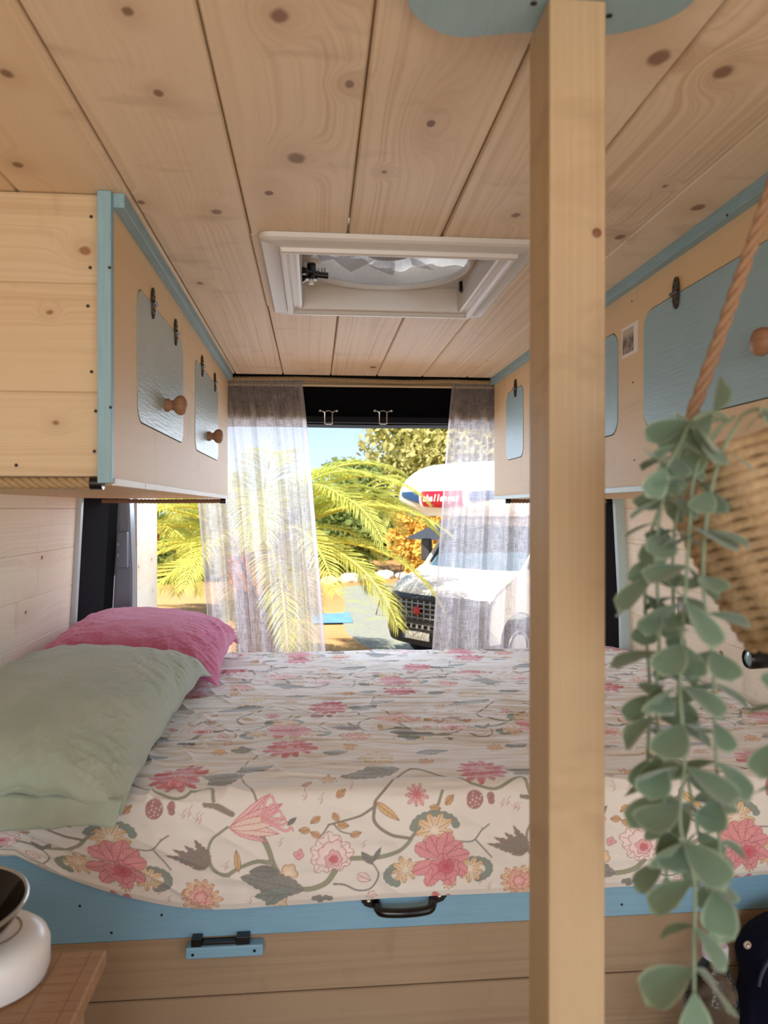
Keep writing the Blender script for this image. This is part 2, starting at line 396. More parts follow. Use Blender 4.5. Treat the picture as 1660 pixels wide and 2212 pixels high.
# rear left: aluminium edge channel, felt quarter panel, pillar with hinge plate, open door
def strip(name, pts_a, pts_b, mat, th, parent=None, kind=True, bevel=0):
    """slab between two polylines (list of points), thickness vector th"""
    mb = MB(); n = len(pts_a); T = Vector(th); vs = []
    for p, q in zip(pts_a, pts_b): p, q = Vector(p), Vector(q); vs += [p, q, q+T, p+T]
    fs = []
    for i in range(n-1):
        b = i*4
        for k in range(4): k2 = (k+1) % 4; fs.append((b+k, b+k2, b+4+k2, b+4+k))
    fs += [(3,2,1,0), tuple(range(4*n-4, 4*n))]; mb.add(vs, fs)
    o = mb.build(name, mat, parent, bevel=bevel)
    if kind and not parent: struct(o)
    return o
zz = (.0, .7, 1.05, 1.45, 1.84)
def lx(z): return txl(z)
strip('trim_4', [(lx(z)-.002, 2.335, z) for z in zz], [(lx(z)+.012, 2.335, z) for z in zz], 'alu', (0, .022, 0))
strip('trim_5', [(lx(z)-.004, 2.358, z) for z in zz], [(lx(z)+.052, 2.49, z) for z in zz], 'felt', (-.012, .012, 0))
strip('trim_6', [(lx(z)+.046, 2.50, z) for z in zz], [(lx(z)+.062, 2.56, z) for z in zz], 'felt_black', (-.03, .01, 0))
pl = struct(strip('trim_7', [(-.735, 2.60, z) for z in (-.1, .7, 1.2, 1.45, 1.9)], [(-.628+d, 2.60, z) for z, d in zip((-.1, .7, 1.2, 1.45, 1.9), (0, .018, .022, .012, 0))], 'grey_metal', (0, .07, 0), bevel=.008))
hp = MB().box((-.69, 2.575, 1.215), (-.617, 2.602, 1.335)).build('hinge_plate', 'grey_metal', pl, bevel=.004)
for z in (1.257, 1.295):
    MB().lathe([(.012, 0), (.012, .003), (.0075, .003), (.0075, .008), (.0, .009)], basis((-.648, 2.575, z), (1,0,0), (0,0,1), (0,-1,0)), 18).build('bolt', 'grey_metal', hp, smooth=True)
# right rear: teal edge strip and felt
def rx(z): return txr(z)
strip('trim_8', [(rx(z)-.030, 2.415, z) for z in zz], [(rx(z)+.004, 2.415, z) for z in zz], 'pale_blue_trim', (0, .022, 0))
strip('trim_9', [(rx(z)-.012, 2.438, z) for z in zz], [(rx(z)-.085, 2.53, z) for z in zz], 'felt', (.012, .012, 0))
struct(strip('trim_10', [(.925, 2.60, z) for z in (-.1, .7, 1.2, 1.45, 1.9)], [(1.06, 2.60, z) for z in (-.1, .7, 1.2, 1.45, 1.9)], 'grey_metal', (0, .07, 0), bevel=.008))
# black header over the rear doors: sagging padded liner between two rails
def hdr(u, v):
    x = -.70+1.70*u; z = 1.865-.158*v
    y = 2.615+.05*math.sin(PI*min(1, v*1.1))*.6 - .012*math.exp(-((x-.36)/.14)**2)*math.sin(PI*v) + .010*math.sin(9*x)*v + .05*v
    return (x, y, z)
mb = MB().grid(60, 16, hdr); mb.grid(60, 2, lambda u, v: (hdr(u, 1)[0], hdr(u, 1)[1]+.11*v, 1.707)); mb.grid(60, 2, lambda u, v: (hdr(u, 1)[0], 2.76, 1.707+.25*v))
struct(mb.build('trim_11', 'felt_black', smooth=True))
struct(MB().box((-.70, 2.60, 1.707), (1.0, 2.63, 1.728)).build('trim_12', 'felt', bevel=.004))
# wood fascia under the ceiling edge
struct(MB().box((-.34, 2.600, 1.838), (.66, 2.606, 1.852)).build('trim_13', 'birch_ply'))
struct(MB().box((-.70, 2.502, 1.852), (1.02, 2.60, 1.90)).build('trim_14', 'felt_black'))
# open rear doors lined with boards
def rear_door(name, hinge, ang, w, sgn):
    root = bpy.data.objects.new(name, None); COL.objects.link(root); root.location = (hinge[0], hinge[1], 0); struct(root)
    d = Vector((math.sin(ang)*sgn, math.cos(ang), 0)); 
    o1 = MB(); o1.box((0, 0, 0), (w, 1.80, .03), basis((0, 0, -.05), d, (0,0,1))); shell = o1.build('door_shell', 'grey_metal', root, bevel=.01)
    mb = MB(); z = .1; 
    side = Vector((0,0,1)).cross(d)   # left of d
    nn = -side if sgn < 0 else side     # towards the opening
    z = .05+.02
    while z < 1.65:
        o = Vector((0,0,z))+nn*.034
        if sgn < 0: mb.plank(o+d*.01, d, (0,0,1), w-.02, .151, .012, .0014)
        else: mb.plank(o+d*(w-.01), -d, (0,0,1), w-.02, .151, .012, .0014)
        z += .151
    mb.build('wood_lining', 'pine_wall', root)
    return root
rear_door('door_1', (-.645, 2.68), math.radians(3.5), .50, -1)
rear_door('door_2', (1.03, 2.68), math.radians(-3.5), .50, -1)

# ------------------------------------------------------------------ overhead cabinets
def hinge(y, z, X, s, parent):
    """oval butterfly hinge on the face plane x=X, facing s"""
    m = basis((X, y, z), (0, 1, 0), (0, 0, 1), (s, 0, 0))
    def lobe(sg): 
        pts = []
        for k in range(17):
            a = PI*k/16; pts.append((.0115*math.cos(a), sg*(.003+.024*math.sin(a))))
        return pts
    mb = MB()
    mb.prism(lobe(1), m, .0022); mb.prism(lobe(-1), m, .0022)
    h = mb.build('hinge', 'bronze', parent)
    m2 = MB().tube([(X+s*.004, y-.0135, z), (X+s*.004, y+.0135, z)], .0028, 10)
    for yy, zo in ((-.006, .012), (.006, .012), (0, .02), (-.006, -.012), (.006, -.012), (0, -.02)):
        m2.lathe([(.0022, 0), (.0018, .001), (0, .0012)], basis((X+s*.0022, y+yy, z+zo), (0,1,0), (0,0,1), (s,0,0)), 8)
    m2.build('hinge_pin', 'black_metal', h, smooth=True)
def knob(y, z, X, s, parent, sc=1.0):
    m = basis((X, y, z), (0, 0, 1), (0, 1, 0), (s, 0, 0))
    pr = [(.0125,0),(.0128,.002),(.0125,.006),(.0095,.0085),(.0088,.012),(.0105,.015),(.0155,.019),(.0185,.024),(.0187,.029),(.0165,.034),(.011,.0375),(.004,.039),(0,.0392)]
    return MB().lathe([(a*sc, b*sc) for a, b in pr], m, 32).build('knob', 'knob_wood', parent, smooth=True)
def screws(pts, n, parent, r=.0028, mat='screw'):
    for p in pts: o = MB().lathe([(r, 0), (r, .0005), (r*.5, .0002), (0, -.0004)], Matrix.Translation(Vector(p)) @ Vector((0,0,1)).rotation_difference(Vector(n)).to_matrix().to_4x4(), 10).build('screw', mat, parent)
    return o
FZ0, FZ1 = 1.452, 1.8499
def cabinet(s, X, y0, y1, doors, label, wallx, paint, door_label):
    """s: direction the doors face; doors: list of (ya, yb, za, zb, [hinge ys], knob y or None, knob z)"""
    t = thing('overhead_cabinet', label, 'cabinet', (X, (y0+y1)/2, FZ0))
    yc = 0
    m = basis((X, 0, 0), (0, 1, 0), (0, 0, 1), (s, 0, 0)) if s > 0 else basis((X, 0, 0), (0, 1, 0), (0, 0, 1), (-1, 0, 0))
    m = m @ Matrix.Translation((0, 0, -.009))
    rects = []
    for d in doors: rects.append(rrect(d[1]-d[0], d[3]-d[2], .032, 8, (d[0]+d[1])/2, (d[2]+d[3])/2))
    ff = frame2d('face_panel', [(y0, FZ0), (y1, FZ0), (y1, FZ1), (y0, FZ1)], rects, m, .009, 'birch_ply', t)
    for d, r in zip(doors, rects):
        g = .0022; rr = rrect(d[1]-d[0]-2*g, d[3]-d[2]-2*g, .031, 8, (d[0]+d[1])/2, (d[2]+d[3])/2)
        do = MB().prism(rr, m @ Matrix.Translation((0, 0, .0015)), .0085).build('door', paint, t)
        do['label'] = door_label
        for hy in d[4]: hinge(hy, d[3], X+s*.0015, s, do)
        if d[5]: knob(d[5], d[6], X+s*.0012, s, do)
    # carcass behind
    mb = MB(); xa = X-s*.009; xb = wallx
    lo, hi = sorted((xa, xb))
    mb.box((lo, y0+.012, FZ0), (hi, y1-.006, FZ0+.009)); mb.box((lo, y1-.012, FZ0+.009), (hi, y1, FZ1)); mb.box((lo, (y0+y1)/2-.005, FZ0+.009), (hi, (y0+y1)/2+.005, FZ1))
    mb.box((lo, y0+.012, FZ0+.009), (lo+.004, y1-.006, FZ1-.001)) if s > 0 else mb.box((hi-.004, y0+.012, FZ0+.009), (hi, y1-.006, FZ1-.001))
    mb.build('carcass', 'birch_ply', t)
    # batten along the ceiling
    b = MB().box((min(X, X+s*.016), y0-.004, 1.830), (max(X, X+s*.016), y1, 1.8499))
    b.build('ceiling_batten', 'batten_paint', t, bevel=.0008)
    return t, ff
zt, zb = 1.766, 1.549
LX = -.280
tl, ff = cabinet(1, LX, 1.092, 2.492, [(1.232, 1.655, zb, zt, [1.345, 1.561], 1.462, 1.606), (1.815, 2.245, zb, zt, [1.922, 2.163], 2.03, 1.602)],
    'light plywood overhead cabinet with two round-knobbed doors and plank end panel', -.742, 'teal_paint_glare', 'pale blue door, its paint colour greyed for light glare')
mb = MB()
for a, b in ((1.455, 1.573), (1.573, 1.724), (1.724, 1.849)): mb.plank((-.742, 1.092, a), (1,0,0), (0,0,1), .742-.298, b-a, .012, .0012)
mb.build('end_panel', 'pine_yellow', tl)
MB().box((-.2985, 1.078, 1.446), (-.2795, 1.094, 1.8495)).build('corner_batten', 'batten_upright', tl, bevel=.0012)
screws([atY(u, v, 1.0775) for u, v in ((237, 578), (239, 880))], (0, -1, 0), tl, .0022)
screws([atY(u, v, 1.0915) for u, v in ((197, 468), (195, 578), (190, 661), (198, 803), (207, 888), (204, 975), (35, 1005))], (0, -1, 0), tl, .0024)
MB().box((-.283, 1.094, 1.443), (-.2775, 1.28, 1.4535)).build('bottom_edging', 'white_paint', tl, bevel=.0006)
MB().box((-.283, 1.284, 1.443), (-.2775, 2.492, 1.4535)).build('bottom_edging', 'white_paint', tl, bevel=.0006)
MB().box((-.742, 1.10, 1.444), (-.283, 2.49, 1.4515)).build('bottom_board', 'birch_ply', tl)
under(tl)
RX = .605
tr, ff2 = cabinet(-1, RX, .55, 2.52, [(.655, 1.352, 1.558, 1.772, [.78, 1.222], .935, 1.627), (1.470, 2.10, 1.56, 1.768, [1.58, 1.98], 1.8, 1.61), (2.16, 2.36, 1.563, 1.775, [2.245], None, 0)],
    'light plywood overhead cabinet with three pale blue doors, behind the timber post', 1.04, 'teal_paint', 'pale blue painted door')
MB().box((.602, .55, 1.443), (.608, 2.52, 1.4535)).build('bottom_edging', 'pale_blue_trim', tr, bevel=.0006)
MB().box((.608, .56, 1.444), (1.04, 2.515, 1.4515)).build('bottom_board', 'birch_ply', tr)
screws([atX(u, v, RX-.0005) for u, v in ((1366, 651), (1368, 826), (1371, 994), (1457, 930), (1468, 929))], (-1, 0, 0), tr, .0016)
screws([atX(u, v, RX-.0165) for u, v in ((1572, 465),)], (-1, 0, 0), tr, .0022)
under(tr)

# photo print stuck on the right cabinet
t = thing('photo_print', 'small white-bordered photograph stuck between two pale blue cabinet doors', 'photo', atX(1360, 735, RX-.0005))
ya, yb, za, zb_ = 1.378, 1.452, 1.706, 1.765
MB().box((RX-.0009, ya, za), (RX-.0001, yb, zb_)).build('border', plain('photo_paper', (232, 226, 220), .35, noise=.02), t)
pm = NT('photo_image'); co = pm.n('ShaderNodeTexCoord').outputs['Object']; nz = pm.noise(co, 70, 4, .6); sx = pm.n('ShaderNodeSeparateXYZ', {0: co})
c = pm.mix(pm.mapr(nz, .4, .62), rgba((58, 50, 44)), rgba((150, 138, 122))); c = pm.mix(pm.mapr(sx.outputs[2], 1.738, 1.75), c, rgba((176, 170, 150)))
pm.set(pm.b, 'Base Color', c); pm.b.inputs['Roughness'].default_value = .3
MB().box((RX-.0013, ya+.017, za+.006), (RX-.0009, yb-.006, zb_-.006)).build('picture', pm.m, t); under(t)

# ropes
M['jute'] = plain('jute', (176, 148, 110), .95, noise=.35, nscale=500, bump=.8, spec=.1)
M['jute_brown'] = plain('jute_brown', (150, 118, 92), .95, noise=.35, nscale=500, bump=.8, spec=.1)
def rope_thing(pts, r, label, pitch, caps=True, mat='jute'):
    t = thing('rope', label, 'rope', pts[0])
    rope_mb(pts, r, pitch).build('strands', mat, t, smooth=True, sharp=0)
    if caps:
        for a, b in ((pts[0], pts[1]), (pts[-1], pts[-2])):
            d = (Vector(b)-Vector(a)).normalized(); MB().tube([Vector(a)-d*.003, Vector(a)+d*.014], r*1.25, 12).build('end_cap', 'black_plastic', t, smooth=True)
    under(t)
rope_thing([(-.715, 1.088, 1.4465), (-.50, 1.088, 1.446), (-.296, 1.088, 1.4465)], .0075, 'thick jute rope along the bottom of the plank end panel', .012)
rope_thing([(-.755, 2.46, 1.437), (-.5, 2.46, 1.435), (-.285, 2.46, 1.436)], .0065, 'brown jute rope under the left cabinet beside the rear opening', .012, mat='jute_brown')
rope_thing([(.63, 2.46, 1.437), (.8, 2.46, 1.436), (.985, 2.46, 1.436)], .0065, 'brown jute rope under the right cabinet beside the rear opening', .012, mat='jute_brown')
rope_thing([(-.30, 2.525, 1.838), (-.05, 2.523, 1.842), (.12, 2.523, 1.839), (.30, 2.523, 1.836), (.45, 2.523, 1.840), (.62, 2.525, 1.838)], .0065, 'thin jute rope across the ceiling edge over the rear opening', .012, caps=False)

# steel striker loops hanging from the header
for i, (u, lab) in enumerate(((710, 'left one of the two steel loops under the black header'), (828, 'right one of the two steel loops under the black header'))):
    p = atY(u, 888, 2.60); t = thing('striker_loop', lab, 'bracket', p, 'steel loops under the black header')
    q = [(-.034, 0, 0), (-.020, 0, 0), (-.013, 0, -.006), (-.0125, 0, -.042), (-.008, 0, -.044), (.008, 0, -.044), (.0125, 0, -.042), (.013, 0, -.006), (.020, 0, 0), (.034, 0, 0)]
    q = [p+Vector(a) for a in q]
    MB().tube(q, .0026, 8).build('loop', 'steel', t, smooth=True)
    MB().tube([p+Vector((-.016,0,-.004)), p+Vector((0,0,.002)), p+Vector((.016,0,-.004))], .0022, 8).build('cross_bar', 'steel', t, smooth=True)
    for s in (-1, 1): MB().lathe([(.006, -.003), (.006, .003), (0, .0045)], Matrix.Translation(p+Vector((s*.028, 0, 0))) , 12).build('bolt', 'steel', t, smooth=True)
    under(t)

# ------------------------------------------------------------------ roof vent
vc = ((vx0+vx1)/2, (vy0+vy1)/2)
VX0, VX1, VY0, VY1 = -.090, .374, 1.212, 1.684
rv = thing('roof_vent', 'white plastic roof fan vent with round mesh screen in the plank ceiling', 'vent', (vc[0], vc[1], CEIL))
CX, CY = (VX0+VX1)/2, (VY0+VY1)/2
def ringframe(prof, name, mat, parent, r0=.03):
    """prof: (inset from outer edge, z) swept round a rounded rectangle"""
    mb = MB(); loops = []
    for ins, z in prof: loops.append([(x, y, z) for x, y in rrect(VX1-VX0-2*ins, VY1-VY0-2*ins, max(.004, r0-ins*.5), 6, CX, CY)])
    n = len(loops[0]); vs = [p for l in loops for p in l]; fs = []
    for i in range(len(loops)-1):
        for k in range(n): k2 = (k+1) % n; fs.append((i*n+k, (i+1)*n+k, (i+1)*n+k2, i*n+k2))
    mb.add(vs, fs); return mb.build(name, mat, parent, smooth=True, sharp=35)
ringframe([(0, 1.8495), (.001, 1.842), (.005, 1.8385), (.030, 1.8375), (.0325, 1.8355), (.034, 1.8295), (.038, 1.828), (.043, 1.8285), (.046, 1.832), (.048, 1.836), (.055, 1.8365), (.058, 1.835), (.060, 1.8345), (.064, 1.836), (.066, 1.845), (.068, 1.887)], 'frame', 'vent_plastic', rv, .02)
screws([(x, y, 1.8285) for x in (VX0+.04, VX1-.04) for y in (VY0+.04, VY1-.04)]+[(CX, VY0+.04, 1.8285)], (0, 0, -1), rv, .003, 'steel')
circ = [(CX+.152*math.cos(2*PI*k/64), CY+.01+.152*math.sin(2*PI*k/64)) for k in range(64)]
frame2d('screen_panel', [(VX0+.06, VY0+.06), (VX1-.06, VY0+.06), (VX1-.06, VY1-.06), (VX0+.06, VY1-.06)], [circ], Matrix.Translation((0, 0, 1.884)), .004, 'vent_plastic', rv)
mb = MB().lathe([(.152, 0), (.153, -.006), (.156, -.008), (.163, -.007), (.170, -.001)], Matrix.Translation((CX, CY+.01, 1.884)), 64, False)
mb.build('screen_ring', 'vent_plastic', rv, smooth=True)
ms = NT('insect_mesh'); co = ms.n('ShaderNodeTexCoord').outputs['Object']; sp = ms.n('ShaderNodeSeparateXYZ', {0: co})
gx = ms.math('GREATER_THAN', ms.math('SINE', ms.math('MULTIPLY', sp.outputs[0], 2*PI/.0026)), .55)
gy = ms.math('GREATER_THAN', ms.math('SINE', ms.math('MULTIPLY', sp.outputs[1], 2*PI/.0026)), .55)
tb = ms.n('ShaderNodeBsdfTransparent'); mx = ms.n('ShaderNodeMixShader', {0: ms.math('MAXIMUM', gx, gy), 1: tb.outputs[0], 2: ms.b.outputs[0]})
ms.t.links.new(mx.outputs[0], ms.out.inputs[0]); ms.b.inputs['Base Color'].default_value = rgba((120, 122, 128)); ms.b.inputs['Roughness'].default_value = .5
MB().add([(x, y, 1.886) for x, y in circ], [tuple(range(64))]).build('mesh_screen', ms.m, rv)
# clear fan blades and hub above the screen
clear = plain('clear_plastic', (150, 160, 182), .15, Alpha=.6)
fan = MB(); fan.lathe([(.045, 0), (.045, .02), (.02, .024), (0, .024)], Matrix.Translation((CX, CY, 1.900)), 32)
fan.build('fan_hub', plain('hub_plastic', (176, 184, 200), .3), rv, smooth=True)
for k in range(10):
    a0 = 2*PI*k/10; b = MB()
    def bl(u, v, a0=a0):
        r = .04+.105*u; a = a0+.16*u+(.34*v); return (CX+r*math.cos(a), CY+r*math.sin(a), 1.902+.018*v+.004*math.sin(PI*u))
    b.grid(8, 6, bl); b.build('fan_blade', clear, rv, smooth=True)
# crumpled silver insulation under the lid
def foil(u, v):
    x = VX0+.03+(VX1-VX0-.06)*u; y = VY0+.03+(VY1-VY0-.06)*v
    z = 1.948+.012*math.sin(17*x+5*y)+.009*math.sin(31*y-9*x+1)+.007*math.sin(43*x+29*y)+.004*math.sin(88*x-61*y)
    return (x, y, z)
fm = NT('silver_foil'); fm.b.inputs['Base Color'].default_value = rgba((214, 216, 222)); fm.b.inputs['Metallic'].default_value = .3; fm.b.inputs['Roughness'].default_value = .38
ts = fm.n('ShaderNodeBsdfTranslucent', {'Color': rgba((232, 236, 244))}); mx = fm.n('ShaderNodeMixShader', {0: .55, 1: fm.b.outputs[0], 2: ts.outputs[0]}); fm.t.links.new(mx.outputs[0], fm.out.inputs[0])
MB().grid(60, 60, foil).build('lid_lining', fm.m, rv, smooth=True)
mb = MB(); mb.box((VX0+.02, VY0+.02, 1.886), (VX0+.03, VY1-.02, 2.0)); mb.box((VX1-.03, VY0+.02, 1.886), (VX1-.02, VY1-.02, 2.0)); mb.box((VX0+.03, VY0+.02, 1.886), (VX1-.03, VY0+.03, 2.0)); mb.box((VX0+.03, VY1-.03, 1.886), (VX1-.03, VY1-.02, 2.0))
mb.build('duct', 'vent_plastic', rv)
# black three-armed crank knob and small catch
p = Vector((-.006, 1.452, 1.884))
k = MB().lathe([(.019, 0), (.019, -.003), (.015, -.006), (.015, -.008)], Matrix.Translation(p), 24).build('crank_collar', 'vent_plastic', rv, smooth=True)
mb = MB().lathe([(.0085, -.004), (.0085, -.03), (.011, -.033), (.0115, -.038), (0, -.038)][::-1], Matrix.Translation(p), 20)
for a in (0.05, 2.15, 4.2):
    d = Vector((math.cos(a), math.sin(a), 0)); mb.tube([p+Vector((0,0,-.026)), p+d*.015+Vector((0,0,-.028)), p+d*.032+Vector((0,0,-.029))], [.0075, .0065, .0065], 10)
mb.build('crank_knob', 'black_plastic', rv, smooth=True)
MB().lathe([(.005, -.038), (.005, -.046), (0, -.046)][::-1], Matrix.Translation(p), 16).build('crank_tip', 'vent_plastic', rv, smooth=True)
p = Vector((.309, 1.565, 1.884))
MB().lathe([(.0085, 0), (.0085, -.020), (.006, -.022), (0, -.022)][::-1], Matrix.Translation(p), 18).build('catch', 'black_plastic', rv, smooth=True)
# small printed instructions on the left of the screen panel: rows of tiny grey print
ink = plain('grey_ink', (120, 112, 104), .7)
mb = MB()
for k in range(8):
    y = 1.500; x = -.024+k*.0062; L = .030 if k < 4 else (.020 if k % 2 == 0 else .034); yy = y
    while yy < y+L:
        w = random.uniform(.0015, .005); mb.box((x, yy, 1.8834), (x+.0022, yy+w, 1.8839)); yy += w+.0009
mb.build('printed_text', ink, rv)
under(rv)

# ------------------------------------------------------------------ timber post and painted ceiling plate
pt = thing('timber_post', 'square pale timber post standing from the floor to the ceiling', 'post', (.22, .65, 0))
mb = MB(); mb.box((.1955, .620, 0), (.2445, .680, 1.838), grain=2); post = mb.build('shaft', 'post_pine', pt, bevel=.0022)
kn = plain('knot_wood', (122, 74, 42), .5, noise=.5, nscale=300)
mb = MB(); p = atY(1290, 503, .6197); mb.lathe([(.0042, 0), (.0030, .0003), (0, .0005)], basis(p, (1,0,0), (0,0,1), (0,-1,0)), 18); mb.build('knot', kn, pt)
under(pt)
pts = [(.078,.635),(.083,.650),(.098,.667),(.117,.679),(.134,.682),(.159,.677),(.191,.670),(.225,.666),(.262,.667),(.288,.656),(.307,.642),(.317,.625),(.320,.60),(.312,.575),(.325,.55),(.318,.52),(.29,.505),(.25,.51),(.21,.498),(.16,.505),(.115,.497),(.085,.515),(.075,.55),(.085,.585),(.078,.61)]
cp = [tuple(p)[:2] for p in smooth_path([(x, y, 0) for x, y in pts]+[(pts[0][0], pts[0][1], 0)], 4)[:-1]]
o = MB().prism(cp, Matrix.Translation((0, 0, 1.8385)), .011).build('ceiling_plate', 'teal_paint', bevel=.001)
tag(o, 'wavy-edged pale blue wooden plate on the ceiling around the post top', 'ceiling plate')
screws([(.185, .63, 1.8384), (.255, .64, 1.8384), (.205, .56, 1.8384)], (0, 0, -1), o, .003)

# ------------------------------------------------------------------ bed
bed = thing('storage_bed', 'built-in bed with pale blue front rail and pine plank front', 'bed', (.15, 1.27, 0))
mb = MB(); mb.box((-.728, 1.270, .705), (1.03, 1.290, .866), grain=0); mb.build('front_rail', 'blue_paint', bed, bevel=.0015)
mb = MB()
for a, b in ((.02, .21), (.212, .405), (.407, .604), (.606, .705)):
    mb.plank((-.728, 1.272, a), (1,0,0), (0,0,1), 1.758, b-a, .014, .0014)
mb.build('front_planks', 'pine_panel', bed)
MB().box((-.72, 1.29, .80), (1.03, 2.49, .82)).build('platform', 'birch_ply', bed)
# black pull handle
hm = MB()
base = basis((.150, 1.270, .757), (1,0,0), (0,0,1), (0,-1,0))
L = [(-.044, .012), (-.068, .012), (-.0725, .006), (-.072, -.004), (-.066, -.011), (-.056, -.0145), (-.044, -.016)]
hm.prism(L, base, .005); hm.prism([(-x, y+.003) for x, y in L][::-1], base, .005)
hm.tube(smooth_path([(.150-.047, 1.266, .750), (.150-.045, 1.250, .748), (.150-.036, 1.242, .746), (.150, 1.239, .7455), (.150+.036, 1.242, .747), (.150+.045, 1.250, .751), (.150+.049, 1.266, .755)], 5), .0075, 14)
h = hm.build('pull_handle', 'black_plastic', bed, smooth=True)
screws([(.150-.060, 1.2648, .756), (.150+.060, 1.2648, .759)], (0, -1, 0), h, .0035, 'steel')
# small blue block with black catch under the rail
lb = MB().box((-.209, 1.250, .680), (-.084, 1.272, .699)).build('latch_block', 'blue_paint', bed, bevel=.003)
screws([(-.197, 1.2497, .688), (-.098, 1.2497, .690)], (0, -1, 0), lb, .0025, 'black_gap')
mb = MB(); mb.box((-.200, 1.252, .699), (-.183, 1.270, .712)); mb.box((-.128, 1.252, .699), (-.106, 1.270, .712)); mb.box((-.183, 1.256, .699), (-.128, 1.270, .7035))
mb.build('catch', 'black_plastic', lb, bevel=.001)
screws([(-.38, 1.2698, .766), (-.25, 1.2698, .745), (.53, 1.2698, .725), (-.33, 1.2698, .72)], (0, -1, 0), bed, .0022)
under(bed)
mt = NT('mattress_cloth'); mt.b.inputs['Base Color'].default_value = rgba((220, 214, 206)); mt.b.inputs['Roughness'].default_value = .95
MB().box((-.70, 1.30, .821), (1.015, 2.48, .925)).build('mattress', mt.m, bed, bevel=.02); under(bed)

# ---- noise on arrays
def vnoise(x, y, seed):
    r = np.random.RandomState(seed).rand(256, 256).astype(np.float32)
    xi = np.floor(x).astype(int); yi = np.floor(y).astype(int); fx = x-xi; fy = y-yi
    fx = fx*fx*(3-2*fx); fy = fy*fy*(3-2*fy)
    a = r[yi % 256, xi % 256]; b = r[yi % 256, (xi+1) % 256]; c = r[(yi+1) % 256, xi % 256]; d = r[(yi+1) % 256, (xi+1) % 256]
    return (a*(1-fx)+b*fx)*(1-fy)+(c*(1-fx)+d*fx)*fy-.5
def ridge(x, y, seed): return 1-np.abs(vnoise(x, y, seed)*2)*1.6

# ---- the printed floral sheet: s = metres across the van, t = metres of cloth from the front hem over the top
sx0, sx1 = -.715, 1.02
S = np.arange(sx0, sx1, .0014)
TF = .192                       # cloth on the front face
T = np.concatenate([np.arange(0, .50, .0014), np.arange(.50, .80, .0024), np.arange(.80, 1.42, .0036)])
SS, TT = np.meshgrid(S, T)
base_c = np.array(lin((234, 227, 218)))
C = np.tile(base_c, (len(T), len(S), 1)).astype(np.float32)
def sub(s0, s1, t0, t1):
    i0, i1 = np.searchsorted(S, (s0, s1)); j0, j1 = np.searchsorted(T, (t0, t1))
    return slice(j0, j1), slice(i0, i1)
def blend(sl, a, col):
    a = np.clip(a, 0, 1)[..., None]; C[sl] = C[sl]*(1-a)+np.asarray(col, dtype=np.float32)*a
AA = .0011
def flower(cs, ct, R, n, amp, rot, ci, co, ol, veins=0, sq=1.0, alpha=1.0, ow=.0012, pw=1.0, ang=0.0):
    m = R*1.3; sl = sub(cs-m, cs+m, ct-m, ct+m)
    if sl[0].stop <= sl[0].start or sl[1].stop <= sl[1].start: return
    x = SS[sl]-cs; y = (TT[sl]-ct)/sq
    if ang: x, y = x*math.cos(ang)+y*math.sin(ang), -x*math.sin(ang)+y*math.cos(ang)
    r = np.hypot(x, y); th = np.arctan2(y, x)+rot
    lobes = np.abs(np.cos(n*th/2))**pw
    wob = 1+.07*np.sin(3*th+cs*90)+.05*np.sin(5*th+ct*70)
    e = R*wob*(1-amp+amp*lobes); k = np.clip(r/e, 0, 1)[..., None]
    ci, co = np.array(lin(ci)), np.array(lin(co)); col = ci*(1-k)+co*k
    blend(sl, (e-r)/AA*alpha, ol); a = np.clip((e-r-ow)/AA, 0, 1)*alpha
    aa = a[..., None]; C[sl] = C[sl]*(1-aa)+col.astype(np.float32)*aa
    if veins:
        vv = np.abs(np.sin(veins*n*th/2)); blend(sl, a*np.clip((.12*R/np.maximum(r, 1e-4)-vv)/.12+.3, 0, 1)*(r > R*.22)*.65, ol)
def leaf(cs, ct, L, Wd, ang, fill, ol, veins=6, ser=0.0, serN=7, alpha=1.0, ow=.0011, rib=True, pw=.8):
    """leaf from its base point, pointing along ang"""
    m = L*1.1; sl = sub(cs-m, cs+m, ct-m, ct+m)
    if sl[0].stop <= sl[0].start or sl[1].stop <= sl[1].start: return
    x = SS[sl]-cs; y = TT[sl]-ct; u = (x*math.cos(ang)+y*math.sin(ang))/L; v = -x*math.sin(ang)+y*math.cos(ang)
    uu = np.clip(u, 0, 1); w = Wd*np.sin(PI*uu**(.85 if pw > .6 else 1.35))**pw*(1-ser+ser*np.abs(np.sin(uu*PI*serN)))
    inside = (u > 0) & (u < 1); d = np.where(inside, w-np.abs(v), -1)
    blend(sl, d/AA*alpha, ol); f = np.array(lin(fill)); blend(sl, (d-ow)/AA*alpha, f)
    if veins:
        q = np.abs(np.sin((uu*L-np.abs(v)*.8)/L*PI*veins)); blend(sl, np.clip((.28-q)/.2, 0, 1)*(d > ow)*.6*alpha, ol)
    if rib: blend(sl, np.clip((.0007-np.abs(v))/AA+.5, 0, 1)*(d > 0)*.8*alpha, ol)
def disc(cs, ct, r, fill, ol=None, alpha=1.0, ow=.0009):
    m = r*1.3; sl = sub(cs-m, cs+m, ct-m, ct+m)
    d = r-np.hypot(SS[sl]-cs, TT[sl]-ct)
    if ol is not None: blend(sl, d/AA*alpha, ol); d = d-ow
    blend(sl, d/AA*alpha, np.array(lin(fill)))
def scallop(pts, r, fill, ol, ow=.0009):
    for q in pts: disc(q[0], q[1], r, fill, ol, ow=ow)
    for q in pts: disc(q[0], q[1], r-ow, fill)
